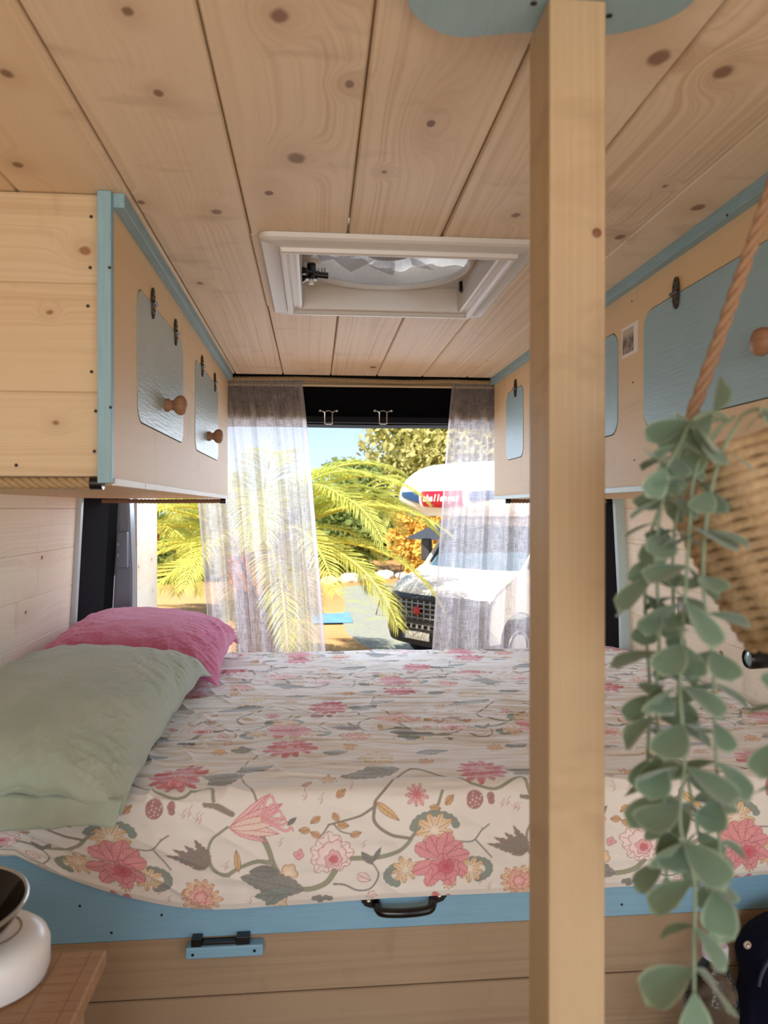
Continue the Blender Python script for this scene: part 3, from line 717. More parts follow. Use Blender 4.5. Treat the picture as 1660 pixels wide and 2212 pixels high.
def stroke(pts, w0, w1, fill, ol=None, ow=.0009, alpha=1.0, k=6):
    P = [(p.x, p.y) for p in smooth_path([(a, b, 0) for a, b in pts], k)]; m = max(w0, w1)+.003
    xs = [p[0] for p in P]; ys = [p[1] for p in P]; sl = sub(min(xs)-m, max(xs)+m, min(ys)-m, max(ys)+m)
    if sl[0].stop <= sl[0].start or sl[1].stop <= sl[1].start: return
    X, Y = SS[sl], TT[sl]; D = np.full(X.shape, -1.0)
    for i, (a, b) in enumerate(zip(P, P[1:])):
        dx, dy = b[0]-a[0], b[1]-a[1]; l2 = dx*dx+dy*dy+1e-12; h = np.clip(((X-a[0])*dx+(Y-a[1])*dy)/l2, 0, 1)
        w = w0+(w1-w0)*(i+h)/(len(P)-1); D = np.maximum(D, w-np.hypot(X-a[0]-dx*h, Y-a[1]-dy*h))
    if ol is not None: blend(sl, (D+ow)/AA*alpha, ol)
    blend(sl, D/AA*alpha+.3*(D > -AA*.3), np.array(lin(fill)))

RED, PINK, LPINK, ROSE = (176, 62, 76), (222, 122, 132), (240, 196, 196), (206, 84, 102)
TEAL, GREY, OLIVE, BARK = (128, 142, 134), (126, 126, 122), (146, 148, 120), (140, 128, 112)
GOLD, CREAM, PURP = (226, 186, 128), (244, 230, 214), (140, 92, 100)
oRED, oGRY, oBRN = lin((158, 70, 78)), lin((92, 92, 92)), lin((140, 98, 70))
def cv(x, y):
    """point of the print as seen on the front drop or the near strip of the top"""
    u, v = 200+x/1.729, 1600+y/1.729
    vt = 1690
    if v > vt: return ((u-680)*.000774, (1945-v)*.000774*TF/.1974)
    p = atZ(u, v, .945); return (p.x, TF+max(0, p.y-1.293))
q = .001/1.0*.4477   # metres per picture unit on the front drop
def motif(ds, dt):
    def A(x, y): a = cv(x, y); return (a[0]+ds, a[1]+dt)
    def br(pts, w0, w1, c=OLIVE, ol=oGRY): stroke([A(*p) for p in pts], w0, w1, c, ol)
    # branches
    br([(1300,150),(1270,235),(1200,310),(1160,370),(1080,410),(960,412)], .0018, .0040)
    br([(905,460),(870,505),(800,522),(740,500),(700,450),(678,405)], .0046, .0036)
    br([(678,405),(660,350),(632,290)], .0036, .0044)
    br([(430,182),(480,190),(530,212)], .0025, .0042, BARK)
    br([(515,258),(462,300),(446,360),(470,430),(520,446)], .0016, .0022)
    br([(445,400),(500,446),(560,420),(620,398),(680,405)], .0022, .0036)
    br([(1052,190),(1050,260),(1105,310),(1180,332)], .0022, .0026, BARK)
    br([(1052,200),(985,242),(880,272)], .0020, .0012, BARK)
    br([(1052,185),(1100,140),(1180,95),(1300,110),(1400,130)], .0016, .0016, BARK)
    br([(880,275),(855,310),(835,320)], .001, .0008, BARK); br([(900,270),(930,300),(975,312)], .001, .0008, BARK)
    br([(900,512),(940,520),(990,548),(1040,540),(1065,480),(1040,430)], .0014, .0008, GREY)
    br([(1365,355),(1420,352),(1455,310),(1480,290)], .0010, .0008, GREY); br([(1430,352),(1460,390),(1490,430)], .0010, .0008, GREY)
    br([(620,180),(560,120),(600,60),(700,30)], .0012, .0008, BARK); br([(1400,130),(1500,150),(1580,120),(1640,170)], .0018, .0024, OLIVE)
    for a, b in ((1480,290),(1455,305),(1490,430),(1468,400)): disc(*A(a, b), .0024, LPINK, oRED)
    # tendrils
    for x, y in ((400,235),(352,222),(700,345),(790,178),(850,190),(1550,215),(1590,240),(268,545),(300,575),(590,575),(505,425),(1005,370),(960,150)):
        stroke([A(x, y), A(x+10, y-12), A(x+4, y-24), A(x+16, y-34)], .0007, .0005, RED); stroke([A(x+4, y-10), A(x-8, y-18)], .0006, .0004, RED)
    # feathered grey sprig
    for i, (ax, ay) in enumerate(((325,345),(345,395),(365,330),(400,305),(390,420),(430,335),(300,370))):
        c = A(448, 405); e = A(ax, ay); leaf(c[0], c[1], math.hypot(e[0]-c[0], e[1]-c[1])*1.05, .0085, math.atan2(e[1]-c[1], e[0]-c[0]), GREY, oBRN, 7, .35, 6)
    # scaly grey-green leaves with gold curls
    def lf(x0, y0, x1, y1, w, fill, ol, **k):
        a, b = A(x0, y0), A(x1, y1); leaf(a[0], a[1], math.hypot(b[0]-a[0], b[1]-a[1]), w, math.atan2(b[1]-a[1], b[0]-a[0]), fill, ol, **k)
    flower(*A(735,450), .017, 5, .3, .3, CREAM, GOLD, oBRN); flower(*A(700,572), .016, 5, .35, .8, CREAM, GOLD, oBRN)
    lf(790,525, 560,455, .022, (134,134,128), oGRY, veins=11, ser=.18, serN=9); lf(740,535, 610,545, .016, TEAL, oGRY, veins=8, ser=.25, serN=6); lf(700,540, 650,590, .011, TEAL, oGRY, veins=5)
    lf(700,440, 590,440, .012, GREY, oGRY, veins=6); lf(555,440, 545,345, .006, GOLD, oBRN, veins=0)
    lf(1045,440, 1000,385, .007, GREY, oGRY, veins=4); lf(1045,430, 1075,370, .005, GREY, oGRY, veins=3)
    lf(1055,185, 1145,262, .0075, GOLD, oBRN, veins=6)
    # berry leaves
    for x, y in ((795,288),(835,248),(907,240),(932,275),(978,312),(836,308),(800,145),(925,160),(1275,215),(1330,190),(1545,520)):
        a = A(x, y); an = math.atan2(-(280-y), x-885) if y > 200 else .7; leaf(a[0]-.009*math.cos(an), a[1]-.009*math.sin(an), .021, .0072, an, (214,166,118), oBRN, 5, .25, 5)
    # berries
    for x, y, r in ((250,196,.0135),(315,196,.006),(1430,187,.0145),(1490,180,.007)):
        a = A(x, y); disc(a[0], a[1], r, (176,118,118), lin(PURP))
        for k in range(9):
            th = k*2.4; rr = r*.8*math.sqrt((k+.3)/9); disc(a[0]+rr*math.cos(th), a[1]+rr*math.sin(th), r*.17, CREAM, lin(PURP), ow=.0005)
    # peony with gold coral and grey scallops
    a = A(1300, 430)
    for cx, cy, n, rad, a0, a1 in ((1275,300,10,.040,.2,2.95), (1150,490,8,.026,1.9,4.4), (1425,480,9,.028,-1.3,1.7)):
        c = A(cx, cy); ringp = [(c[0]+rad*.92*math.cos(a0+(a1-a0)*k/(n-1)), c[1]+rad*.66*math.sin(a0+(a1-a0)*k/(n-1))) for k in range(n)]
        scallop(ringp, .0075, TEAL, oGRY)
    for cx, cy, R_ in ((1275,305,.033),(1165,470,.026),(1408,480,.026),(1330,540,.012)): flower(*A(cx, cy), R_, 9, .45, .2, CREAM, GOLD, oBRN, veins=1)
    for dx, dy, L_, w, an in ((0,10,.052,.016,2.6),(0,8,.050,.016,2.0),(0,8,.050,.017,1.35),(0,6,.046,.015,.75),(-10,-40,.050,.015,3.5),(0,-60,.050,.014,4.2),(20,-60,.046,.015,5.0),(20,-30,.048,.015,5.7),(20,0,.044,.015,.2)):
        leaf(a[0]+dx*q*.5, a[1]+dy*q*.3, L_, w, an, (232,150,156), oRED, 9, .13, 4, pw=.5)
    flower(a[0]+.006, a[1]-.018, .027, 6, .22, .4, ROSE, (232,150,156), oRED, veins=1); flower(a[0]+.009, a[1]-.016, .015, 5, .2, 1.2, (198,50,80), (222,104,124), oRED, veins=1)
    # gold chrysanthemum
    c = A(420, 540); flower(*c, .033, 13, .28, .1, CREAM, (236,190,140), oRED, veins=1); flower(*c, .023, 10, .25, .5, LPINK, (232,170,140), oRED, veins=1); flower(c[0], c[1], .012, 6, .25, .9, LPINK, (232,140,130), oRED)
    # white rose
    c = A(890, 388); flower(*c, .037, 11, .16, .0, CREAM, (246,226,222), oRED, veins=1); flower(c[0]+.002, c[1]-.003, .027, 8, .18, .4, (248,236,230), (246,214,212), oRED); flower(c[0]+.004, c[1]-.009, .016, 6, .2, .2, PINK, LPINK, oRED); flower(c[0]+.004, c[1]-.010, .008, 5, .2, .7, ROSE, PINK, oRED)
    # long pink lily bud
    c = A(520, 262)
    for an, L_, w in ((.62,.082,.009),(-.42,.070,.009),(.36,.094,.012),(-.18,.084,.012),(.1,.092,.015)): leaf(c[0], c[1], L_, w*.82, an, (244,216,202) if abs(an) < .2 else (242,190,190), lin((196,104,112)), 12, .06, 8)
    for k in range(6):
        e = A(650+k*14, 175+k*22); stroke([A(640, 240), e, (e[0]+.010, e[1]+.005), (e[0]+.014, e[1]-.001)], .0022, .0010, (238,170,176), lin((196,104,112)))
    leaf(*A(730,265), .02, .005, .7, GREY, oGRY, 4)
    # small pink ones
    c = A(1210,165); flower(*c, .020, 9, .45, .3, ROSE, LPINK, oRED, veins=1)
    flower(*A(772,382), .0095, 4, .25, .3, PINK, LPINK, oRED); leaf(*A(985,480), .026, .010, -.5, (246,222,218), oRED, 5); flower(*A(1040,572), .009, 5, .3, .3, LPINK, CREAM, oRED)
    scallop([A(x, y) for x, y in ((830,565),(850,580),(870,566),(885,572),(845,562))], .006, GREY, oGRY)
    # larger blooms that land on the top of the bed
    for x, y, R_, ci, co in ((345,118,.046,ROSE,PINK),(740,24,.050,ROSE,PINK),(1440,98,.046,ROSE,PINK)):
        c = A(x, y); flower(*c, R_, 12, .36, .2, ci, co, oRED, veins=1); flower(c[0], c[1], R_*.6, 9, .3, .5, (214,98,112), (236,160,166), oRED, veins=1); flower(c[0], c[1], R_*.25, 6, .2, .5, LPINK, PINK, oRED)
    c = A(1060, 52); flower(*c, .034, 11, .3, .2, CREAM, (232,220,176), oBRN, veins=1)
    for x, y, an, L_, w in ((1140,95,3.4,.11,.022),(1200,35,.3,.07,.016),(540,110,.4,.07,.016),(520,130,2.9,.05,.014),(860,40,.1,.05,.012),(1560,110,.5,.07,.02),(620,30,3.3,.05,.014)):
        leaf(*A(x, y), L_, w, an, (150,156,152), oGRY, 9, .2, 7)
    for x, y in ((880,130),(1240,60),(960,20),(480,40)): flower(*A(x, y), .016, 7, .4, .3, GOLD, (240,206,180), oBRN, veins=1)
P_S, P_T = .527, .432
for kt in range(-1, 4):
    for ks in range(-2, 4):
        motif(ks*P_S + (kt % 2)*P_S*.5*(1 if kt else 0), kt*P_T)

C = C*.88+base_c.astype(np.float32)*.12
# ---- sheet geometry
TOPZ = .945
def hem(s):
    return .758+.0*s+np.where(s < -.12, np.minimum(.096, ((-.12-s)/.34)**2*.088), 0)+np.where(s > .2, (s-.2)*.020, 0)+.003*np.sin(s*9)
def sheet_pos(SS, TT):
    R = .028; Z0 = hem(SS); flat = TF-R*.7
    u = np.clip(TT/flat, 0, 1); zf = Z0+(TOPZ-R-Z0)*u
    a = np.clip((TT-flat)/(R*1.4), 0, 1)*PI/2
    y = np.where(TT < flat, 1.254-.004*np.sin(u*PI), 1.254+R*(1-np.cos(a))); z = np.where(TT < flat, zf, TOPZ-R+R*np.sin(a))
    past = np.maximum(0, TT-flat-R*1.4); y = y+past; z = z+.006*np.sin(np.clip(past/1.15, 0, 1)*PI)
    # back edge rolls down
    yb = 2.485; over = np.maximum(0, y-yb); rb = .03; ab = np.clip(over/rb, 0, PI/2)
    z = np.where(over > 0, z-(rb*(1-np.cos(ab)))-np.maximum(0, over-rb*PI/2), z); y = np.where(over > 0, yb+rb*np.sin(ab), y)
    # edge at the hem tucks back to the rail
    y = y+np.where(TT < .012, (.012-TT)*.35, 0)
    return y, z
Yg, Zg = sheet_pos(SS, TT)
fr = np.clip(1-(TT-TF*.75)/.06, 0, 1); tp = 1-fr
wx = SS+.03*vnoise(SS*5, TT*5, 3)
top_w = .0030*vnoise(wx*5, TT*55, 11)+.0022*np.maximum(0, ridge(wx*4+9, TT*30+wx*5, 12))**3+.0014*vnoise(SS*22, TT*110, 13)+.004*vnoise(SS*3.1, TT*4.3, 14)
lft = np.clip((.05-SS)/.4, 0, 1); top_w += lft*(.004*np.maximum(0, ridge(SS*16+TT*9, TT*9-SS*6, 21))**3)
d1 = SS*.9+TT*.5
fr_w = .0042*vnoise(SS*9+TT*6, TT*11-SS*3, 15)+.0032*np.maximum(0, ridge(SS*9+TT*14, TT*7+3, 16))**3+.0016*vnoise(SS*46, TT*30+SS*20, 17)+.002*vnoise(SS*8, TT*70, 18)*np.clip(TT/.06, 0, 1)
Zg = Zg+top_w*tp*1.7; Yg = Yg-1.5*fr_w*fr*np.clip(TT/.03+.15, .15, 1)
Zg = Zg+.0018*vnoise(SS*14, TT*0+1, 19)*(fr)
co_ = np.stack([SS, Yg, Zg], -1).reshape(-1, 3).astype(np.float32)
nx, ny = len(S), len(T); idx = np.arange(nx*ny).reshape(ny, nx)
quads = np.stack([idx[:-1, :-1], idx[:-1, 1:], idx[1:, 1:], idx[1:, :-1]], -1).reshape(-1, 4).astype(np.int32)
def np_mesh(name, co, quads, mat, col=None):
    me = bpy.data.meshes.new(name); me.vertices.add(len(co)); me.vertices.foreach_set('co', co.ravel())
    me.loops.add(quads.size); me.loops.foreach_set('vertex_index', quads.ravel()); me.polygons.add(len(quads))
    me.polygons.foreach_set('loop_start', np.arange(0, quads.size, 4, dtype=np.int32)); me.polygons.foreach_set('loop_total', np.full(len(quads), 4, dtype=np.int32))
    me.update(calc_edges=True)
    if col is not None:
        at = me.color_attributes.new('print', 'FLOAT_COLOR', 'POINT'); at.data.foreach_set('color', np.concatenate([col.reshape(-1, 3), np.ones((len(co), 1))], 1).astype(np.float32).ravel())
    me.shade_smooth(); me.materials.append(mat); o = bpy.data.objects.new(name, me); COL.objects.link(o); return o
sm = NT('floral_cotton'); at = sm.n('ShaderNodeAttribute', attribute_name='print'); sm.set(sm.b, 'Base Color', at.outputs['Color'])
sm.b.inputs['Roughness'].default_value = .9; sm.b.inputs['Specular IOR Level'].default_value = .2; sm.b.inputs['Sheen Weight'].default_value = .6; sm.b.inputs['Sheen Roughness'].default_value = .45
o = np_mesh('bed_sheet', co_, quads, sm.m, C)
tag(o, 'cream cotton sheet printed with pink and gold flowers over the bed', 'bed sheet')

# ------------------------------------------------------------------ pillows
def pillow(name, label, mat, cx, cy, cz, L, Wd, H, rot, tilt, seed, flange=0, nu=260, nv=190, roll=0):
    root = thing(name, label, 'pillow', (cx, cy, cz))
    R = Matrix.Rotation(rot, 3, 'Z') @ Matrix.Rotation(tilt, 3, 'X') @ Matrix.Rotation(roll, 3, 'Y')
    R = np.array(R)
    u = np.linspace(-1, 1, nu); v = np.linspace(-1, 1, nv); U, V = np.meshgrid(u, v)
    def shell(sg):
        prof = (1-np.abs(U)**2.8)**.58*(1-np.abs(V)**2.6)**.55
        # sides pull in between the corners
        x = U*L/2*(1-.055*(1-V**2)*np.abs(U)**6); y = V*Wd/2*(1-.05*(1-U**2)*np.abs(V)**6)
        z = sg*H/2*prof*(1.12 if sg > 0 else .5)
        e = np.clip((np.abs(U)-.35)/.65, 0, 1); e2 = np.clip((np.abs(V)-.55)/.45, 0, 1)
        w = .0045*np.maximum(0, ridge(U*4+V*1.2, V*24+U*5, seed))**3*e+.0035*vnoise(U*12, V*34+U*6, seed+1)*e+.004*vnoise(U*26+V*6, V*5, seed+2)*e2+.003*vnoise(U*6, V*9, seed+3)+.0012*vnoise(U*50, V*60, seed+4)
        w = w+.0022*np.maximum(0, ridge(U*7+V*3, V*13-U*8, seed+5))**3*(.35+e)
        z = z+w*np.clip(prof*3, 0, 1)*sg
        z = z+.010*np.sin(U*PI*1.3+seed)*V*(1-prof)+.004*np.sin(U*21+V*17)*(1-prof)
        z = z-.034*np.abs(U)**5*np.abs(V)**5*(V > 0)-.012*np.abs(U*V)**5
        return np.stack([x, y, z], -1)
    a = shell(1); b = shell(-1); vs = np.concatenate([a.reshape(-1, 3), b.reshape(-1, 3)])
    idx = np.arange(nu*nv).reshape(nv, nu); f1 = np.stack([idx[:-1, :-1], idx[:-1, 1:], idx[1:, 1:], idx[1:, :-1]], -1).reshape(-1, 4); f2 = f1[:, ::-1]+nu*nv
    # stitched edge between the shells
    ring = np.concatenate([idx[0, :], idx[1:, -1], idx[-1, -2::-1], idx[-2:0:-1, 0]]); r2 = np.roll(ring, -1)
    f3 = np.stack([ring, ring+nu*nv, r2+nu*nv, r2], -1)
    W_ = vs @ R.T + np.array([cx, cy, cz])
    o = np_mesh('pillowcase', W_.astype(np.float32), np.concatenate([f1, f2, f3]).astype(np.int32), mat); o.parent = root
    if flange:
        n = 200; fv = []; 
        for i in range(n):
            uu = -1+2*i/(n-1); yy = -Wd/2*(1-.05*(1-uu*uu))
            for k in range(7):
                d = k/6*flange*(1+2.2*((1-uu)/2)**1.3); fv.append((uu*L/2*(1-.004*k), yy+.010-d*.75, -.55*d-.014*(k/6)**1.3-.004+.0015*math.sin(uu*14+k*.6)+.001*math.sin(uu*31)))
        fv = np.array(fv); fi = np.arange(n*7).reshape(n, 7); ff_ = np.stack([fi[:-1, :-1], fi[1:, :-1], fi[1:, 1:], fi[:-1, 1:]], -1).reshape(-1, 4)
        fo = np_mesh('hem_flap', (fv @ R.T + np.array([cx, cy, cz])).astype(np.float32), ff_.astype(np.int32), mat); fo.parent = root
        so_ = fo.modifiers.new('solid', 'SOLIDIFY'); so_.thickness = .003
    under(root); return root
def cloth(name, c, c2, bumpk=.5):
    t = NT(name); co = t.n('ShaderNodeTexCoord').outputs['Object']; a = t.noise(co, 900, 2); b = t.noise(co, 9, 3); e = t.noise(co, 120, 4, .7)
    k = t.mix(t.mapr(b, .35, .65), rgba(c), rgba(c2)); k = t.mix(t.math('MULTIPLY', t.mapr(a, .4, .7), .18), k, rgba(tuple(x*.75 for x in c)))
    t.set(t.b, 'Base Color', k); t.b.inputs['Roughness'].default_value = .92; t.b.inputs['Sheen Weight'].default_value = .35; t.b.inputs['Sheen Roughness'].default_value = .5
    t.b.inputs['Specular IOR Level'].default_value = .15; t.bump(t.math('ADD', a, t.math('MULTIPLY', e, 1.5)), bumpk, .0012); return t.m
sage = cloth('sage_linen', (172, 186, 168), (184, 194, 178)); pinkc = cloth('pink_linen', (214, 112, 152), (224, 130, 172), .35)
pillow('pillow', 'bright pink linen pillow at the back against the left wall', pinkc, -.470, 2.17, 1.022, .47, .55, .17, 0.0, math.radians(4), 40, roll=math.radians(4))
pillow('pillow', 'sage green linen pillow lying at the front edge of the bed', sage, -.487, 1.545, 1.007, .435, .74, .165, math.radians(-3), math.radians(4.5), 60, flange=.030, roll=math.radians(1))

# ------------------------------------------------------------------ curtains
cm = NT('sheer_gauze'); uvn = cm.n('ShaderNodeUVMap').outputs[0]; sp = cm.n('ShaderNodeSeparateXYZ', {0: uvn})
def thr(u, v, su, sv, z, lo, hi):
    return cm.mapr(cm.noise(cm.comb(cm.math('MULTIPLY', u, su), cm.math('MULTIPLY', v, sv), z), 1.0, 1), lo, hi)
wa = thr(sp.outputs[0], sp.outputs[1], 620, 26, 0.0, .44, .60); wb = thr(sp.outputs[0], sp.outputs[1], 26, 620, 5.0, .46, .62)
fine = cm.math('MAXIMUM', wa, wb)
blot = cm.mapr(cm.noise(cm.comb(cm.math('MULTIPLY', sp.outputs[0], 40), cm.math('MULTIPLY', sp.outputs[1], 40), 2.0), 1.0, 2), .4, .65)
alpha = cm.math('ADD', cm.math('MULTIPLY', fine, .36), cm.math('MULTIPLY_ADD', blot, .10, .30), clamp=True)
hemb = cm.n('ShaderNodeAttribute', attribute_name='hem').outputs['Fac']
alpha = cm.math('MAXIMUM', alpha, cm.math('MULTIPLY', hemb, .82))
df = cm.n('ShaderNodeBsdfDiffuse', {'Color': rgba((224, 214, 206))}); tl_ = cm.n('ShaderNodeBsdfTranslucent', {'Color': rgba((232, 226, 230))})
mx1 = cm.n('ShaderNodeMixShader', {0: .66, 1: df.outputs[0], 2: tl_.outputs[0]}); tr_ = cm.n('ShaderNodeBsdfTransparent')
mx2 = cm.n('ShaderNodeMixShader', {0: alpha, 1: tr_.outputs[0], 2: mx1.outputs[0]}); cm.t.links.new(mx2.outputs[0], cm.out.inputs[0]); cm.t.nodes.remove(cm.b)
def curtain(label, top, bot, folds, seed, hems):
    """top/bot: (x0, x1) at the rail and at the lower hem"""
    t = thing('sheer_curtain', label, 'curtain', (sum(top)/2, 2.555, 1.838)); nu, nv = 240, 90
    rs = random.Random(seed); ph = [rs.uniform(0, 6) for _ in range(5)]; fl = lambda u, w: math.exp(-((u)/w)**2)
    z0, z1 = 1.849, .80; wid = abs(top[1]-top[0])*1.35
    def fn(u, v):
        z = z0+(z1-z0)*v; k = v**.85; x0 = top[0]+(bot[0]-top[0])*k; x1 = top[1]+(bot[1]-top[1])*k
        uu = u+.018*math.sin(folds*2*u*PI+ph[0])*(.5+.5*v)
        amp = .007+.020*v
        y = 2.568+amp*(math.sin(folds*2*PI*u+ph[1])*.6+.5*math.sin(folds*3.3*PI*u+ph[2]+v)+.3*math.sin(folds*5*PI*u+ph[3]-v*2))
        if v < .06: y += .004*math.sin(u*260)
        return (x0+(x1-x0)*uu, y, z+.004*math.sin(u*30)*(1 if v > .9 else 0))
    mb = MB().grid(nu, nv, fn, lambda u, v: (u*wid, v*1.04)); o = mb.build('gauze_panel', cm.m, t, smooth=True, sharp=0)
    a = o.data.color_attributes.new('hem', 'FLOAT_COLOR', 'POINT'); vals = []
    for j in range(nv):
        for i in range(nu):
            u, v = i/(nu-1), j/(nv-1); h = 1.0 if (u*wid < .016 and hems[0]) or ((1-u)*wid < .016 and hems[1]) or v < .022 else 0.0
            f_ = .45 if abs((v*1.04)-.05) < .004 else 0
            # pressed vertical pleats where the cloth is doubled
            for c_ in hems[2]: f_ = max(f_, .62*math.exp(-((u-c_-.01*math.sin(v*5+c_*9))/.009)**2))
            h = max(h, f_); vals += [h, h, h, 1]
    a.data.foreach_set('color', vals); under(t); return t
curtain('left sheer grey gauze curtain hanging beside the left overhead cabinet', (-.43, -.047), (-.345, .040), 6, 3, (True, True, (.18, .42, .55, .80, .90)))
curtain('right sheer grey gauze curtain hanging partly behind the timber post', (.470, .985), (.392, .985), 7, 9, (True, True, (.12, .28, .36, .62, .8)))
rod = MB().tube([(-.66, 2.590, 1.830), (.98, 2.590, 1.833)], .005, 12).build('curtain_rod', 'birch_ply', smooth=True)
tag(rod, 'thin wooden curtain rod across the rear opening under the ceiling edge', 'curtain rod')

# ------------------------------------------------------------------ kitchen things at the lower left
bd = NT('scorched_board'); co = bd.n('ShaderNodeTexCoord').outputs['Object']; sp = bd.n('ShaderNodeSeparateXYZ', {0: co})
wv = bd.n('ShaderNodeMapping', {'Vector': co, 'Scale': (12, 160, 12)}).outputs[0]; gr = bd.noise(wv, 1.0, 3)
c = bd.mix(gr, rgba((176, 136, 96)), rgba((146, 108, 74)))
def line(coord, period, width, wob):
    ph = bd.math('FRACT', bd.math('DIVIDE', bd.math('ADD', coord, bd.math('MULTIPLY', bd.noise(co, 14, 2), wob)), period)); return bd.math('LESS_THAN', bd.math('ABSOLUTE', bd.math('SUBTRACT', ph, .5)), width)
brk = bd.mapr(bd.noise(co, 55, 2), .42, .6)
l1 = bd.math('MULTIPLY', line(sp.outputs[1], .0155, .045, .004), brk); l2 = bd.math('MULTIPLY', line(sp.outputs[0], .034, .022, .003), .8)
c = bd.mix(bd.math('MULTIPLY', bd.math('MAXIMUM', l1, l2), .62), c, rgba((92, 52, 28))); bd.set(bd.b, 'Base Color', c); bd.b.inputs['Roughness'].default_value = .6
ct = MB().box((-.715, .45, .882), (-.240, .904, .900)).build('worktop_board', bd.m, bevel=.003)
tag(ct, 'light wooden board scored with scorched grid lines, holding the white scale', 'board')
cab = thing('kitchen_unit', 'plank-fronted kitchen unit standing under the scorched wooden board', 'cabinet', (-.5, .67, 0))
mb = MB()
for k in range(6): mb.plank((-.262, .46, .02+k*.143), (0,1,0), (0,0,1), .43, .142, .012)
mb.build('side_planks', 'pine_panel', cab); MB().box((-.71, .465, .02), (-.275, .885, .88)).build('body', 'birch_ply', cab); under(cab)
ap = thing('kitchen_scale', 'white rounded kitchen scale with a round dial, beneath the dark bowl', 'kitchen scale', (-.352, .852, .90))
wp = plain('white_plastic', (226, 222, 218), .28, noise=.02)
m = Matrix.Translation((-.358, .852, .9005)) @ Matrix.Diagonal((1.0, .95, 1, 1))
MB().lathe([(.060, 0), (.066, .003), (.069, .012), (.069, .036), (.066, .044), (.058, .051), (.045, .0535), (0, .054)], m, 56).build('housing', wp, ap, smooth=True)
MB().lathe([(.0385, .0535), (.0405, .0535), (.0405, .0546), (.039, .0546)], m, 48, False).build('dial_ring', plain('dial_grey', (120, 112, 100), .5), ap)
under(ap)
bw = thing('mixing_bowl', 'dark glossy metal bowl with a bright steel rim', 'bowl', (-.355, .775, .955))
bm = plain('dark_enamel', (34, 26, 26), .12, .55, noise=.15, nscale=8)
mB = Matrix.Translation((-.369, .775, .956)) @ Matrix.Diagonal((.94, .94, .80, 1)) @ Matrix.Rotation(math.radians(2), 4, 'X')
MB().lathe([(0, .0), (.030, 0), (.040, .006), (.058, .030), (.078, .060), (.088, .080), (.0885, .083), (.086, .083), (.075, .060), (.055, .032), (.036, .010), (0, .006)], mB, 64).build('shell', bm, bw, smooth=True, sharp=50)
MB().tube([mB @ Vector((.0882*math.cos(2*PI*k/64), .0882*math.sin(2*PI*k/64), .083)) for k in range(65)], .0022, 10, cap=False).build('rim', 'steel', bw, smooth=True, sharp=0)
under(bw)

# ------------------------------------------------------------------ lower right: bottle and navy bag
bt = thing('plastic_bottle', 'clear crumpled plastic bottle with a pale cap before the bed front', 'bottle', (.604, 1.135, .42))
bp = NT('clear_pet'); bp.b.inputs['Base Color'].default_value = rgba((226, 234, 240)); bp.b.inputs['Roughness'].default_value = .05; bp.b.inputs['Transmission Weight'].default_value = 1; bp.b.inputs['IOR'].default_value = 1.25
co = bp.n('ShaderNodeTexCoord').outputs['Object']; bp.bump(bp.noise(co, 45, 3), .9, .006)
prof = [(.0, .0), (.034, .0), (.040, .012), (.041, .10), (.037, .12), (.041, .14), (.041, .215), (.036, .245), (.022, .275), (.0135, .290), (.0135, .302)]
bx = Matrix.Translation((.604, 1.135, .421)) @ Matrix.Rotation(math.radians(4), 4, 'Y')
MB().lathe(prof, bx, 40).build('bottle_body', bp.m, bt, smooth=True, sharp=0)
MB().lathe([(.0185, .288), (.0195, .291), (.0195, .307), (.0175, .310), (0, .3102)], bx, 36).build('cap', plain('lilac_cap', (206, 202, 220), .4), bt, smooth=True)
wt = plain('blue_liquid', (80, 130, 150), .1, Transmission_Weight=.6)
MB().lathe([(0, .002), (.033, .002), (.0385, .013), (.0395, .10), (.0395, .16), (0, .16)], bx, 32).build('contents', wt, bt, smooth=True); under(bt)
st = thing('storage_crate', 'pine crate standing on the floor under the plastic bottle and bag', 'crate', (.75, 1.1, 0))
mb = MB()
for k in range(3): mb.plank((.52, .98, .01+k*.137), (1,0,0), (0,0,1), .46, .135, .012)
mb.build('front_slats', 'pine_panel', st); MB().box((.525, .993, .0), (.975, 1.25, .419)).build('box', 'birch_ply', st); under(st)
bg_ = thing('cloth_bag', 'dark navy cloth bag with piped edge and small metal rivet', 'bag', (.81, 1.17, .42))
nv = plain('navy_cloth', (12, 14, 34), .85, noise=.4, nscale=300, bump=.4, spec=.15)
def bag(u, v):
    a = 2*PI*u; h = v; w = .125*(1-.10*math.exp(-((h-.66)/.10)**2)); top = max(0, (h-.72)/.28)
    r = (1-top**2.4)**.5 if top < 1 else 0
    return (.812+w*r*math.copysign(abs(math.cos(a))**.7, math.cos(a)), 1.175+.055*r*math.copysign(abs(math.sin(a))**.7, math.sin(a))+.004*math.sin(9*a+h*12), .421+.332*h)
mb = MB().grid(64, 40, bag); mb.build('bag_body', nv, bg_, smooth=True, sharp=0)
cu_ = [bag(.5-0.0, 0)]
pp = [Vector((.812-.125*math.cos(t)*1.0, 1.118, .664+.088*math.sin(t))) for t in [PI*.02+PI*.96*k/24 for k in range(25)]]
MB().tube(pp, .0028, 8).build('piping', plain('navy_piping', (40, 44, 64), .5), bg_, smooth=True)
MB().tube([Vector((.812-.105*math.cos(t), 1.116, .644+.076*math.sin(t))) for t in [PI*.02+PI*.96*k/24 for k in range(25)]], .0016, 8).build('seam', plain('navy_seam', (34, 38, 58), .5), bg_, smooth=True)
MB().lathe([(.0065, 0), (.006, .002), (.003, .0025), (0, .001)], basis(atY(1615, 2041, 1.116), (1,0,0), (0,0,1), (0,-1,0)), 14).build('rivet', 'steel', bg_, smooth=True); under(bg_)

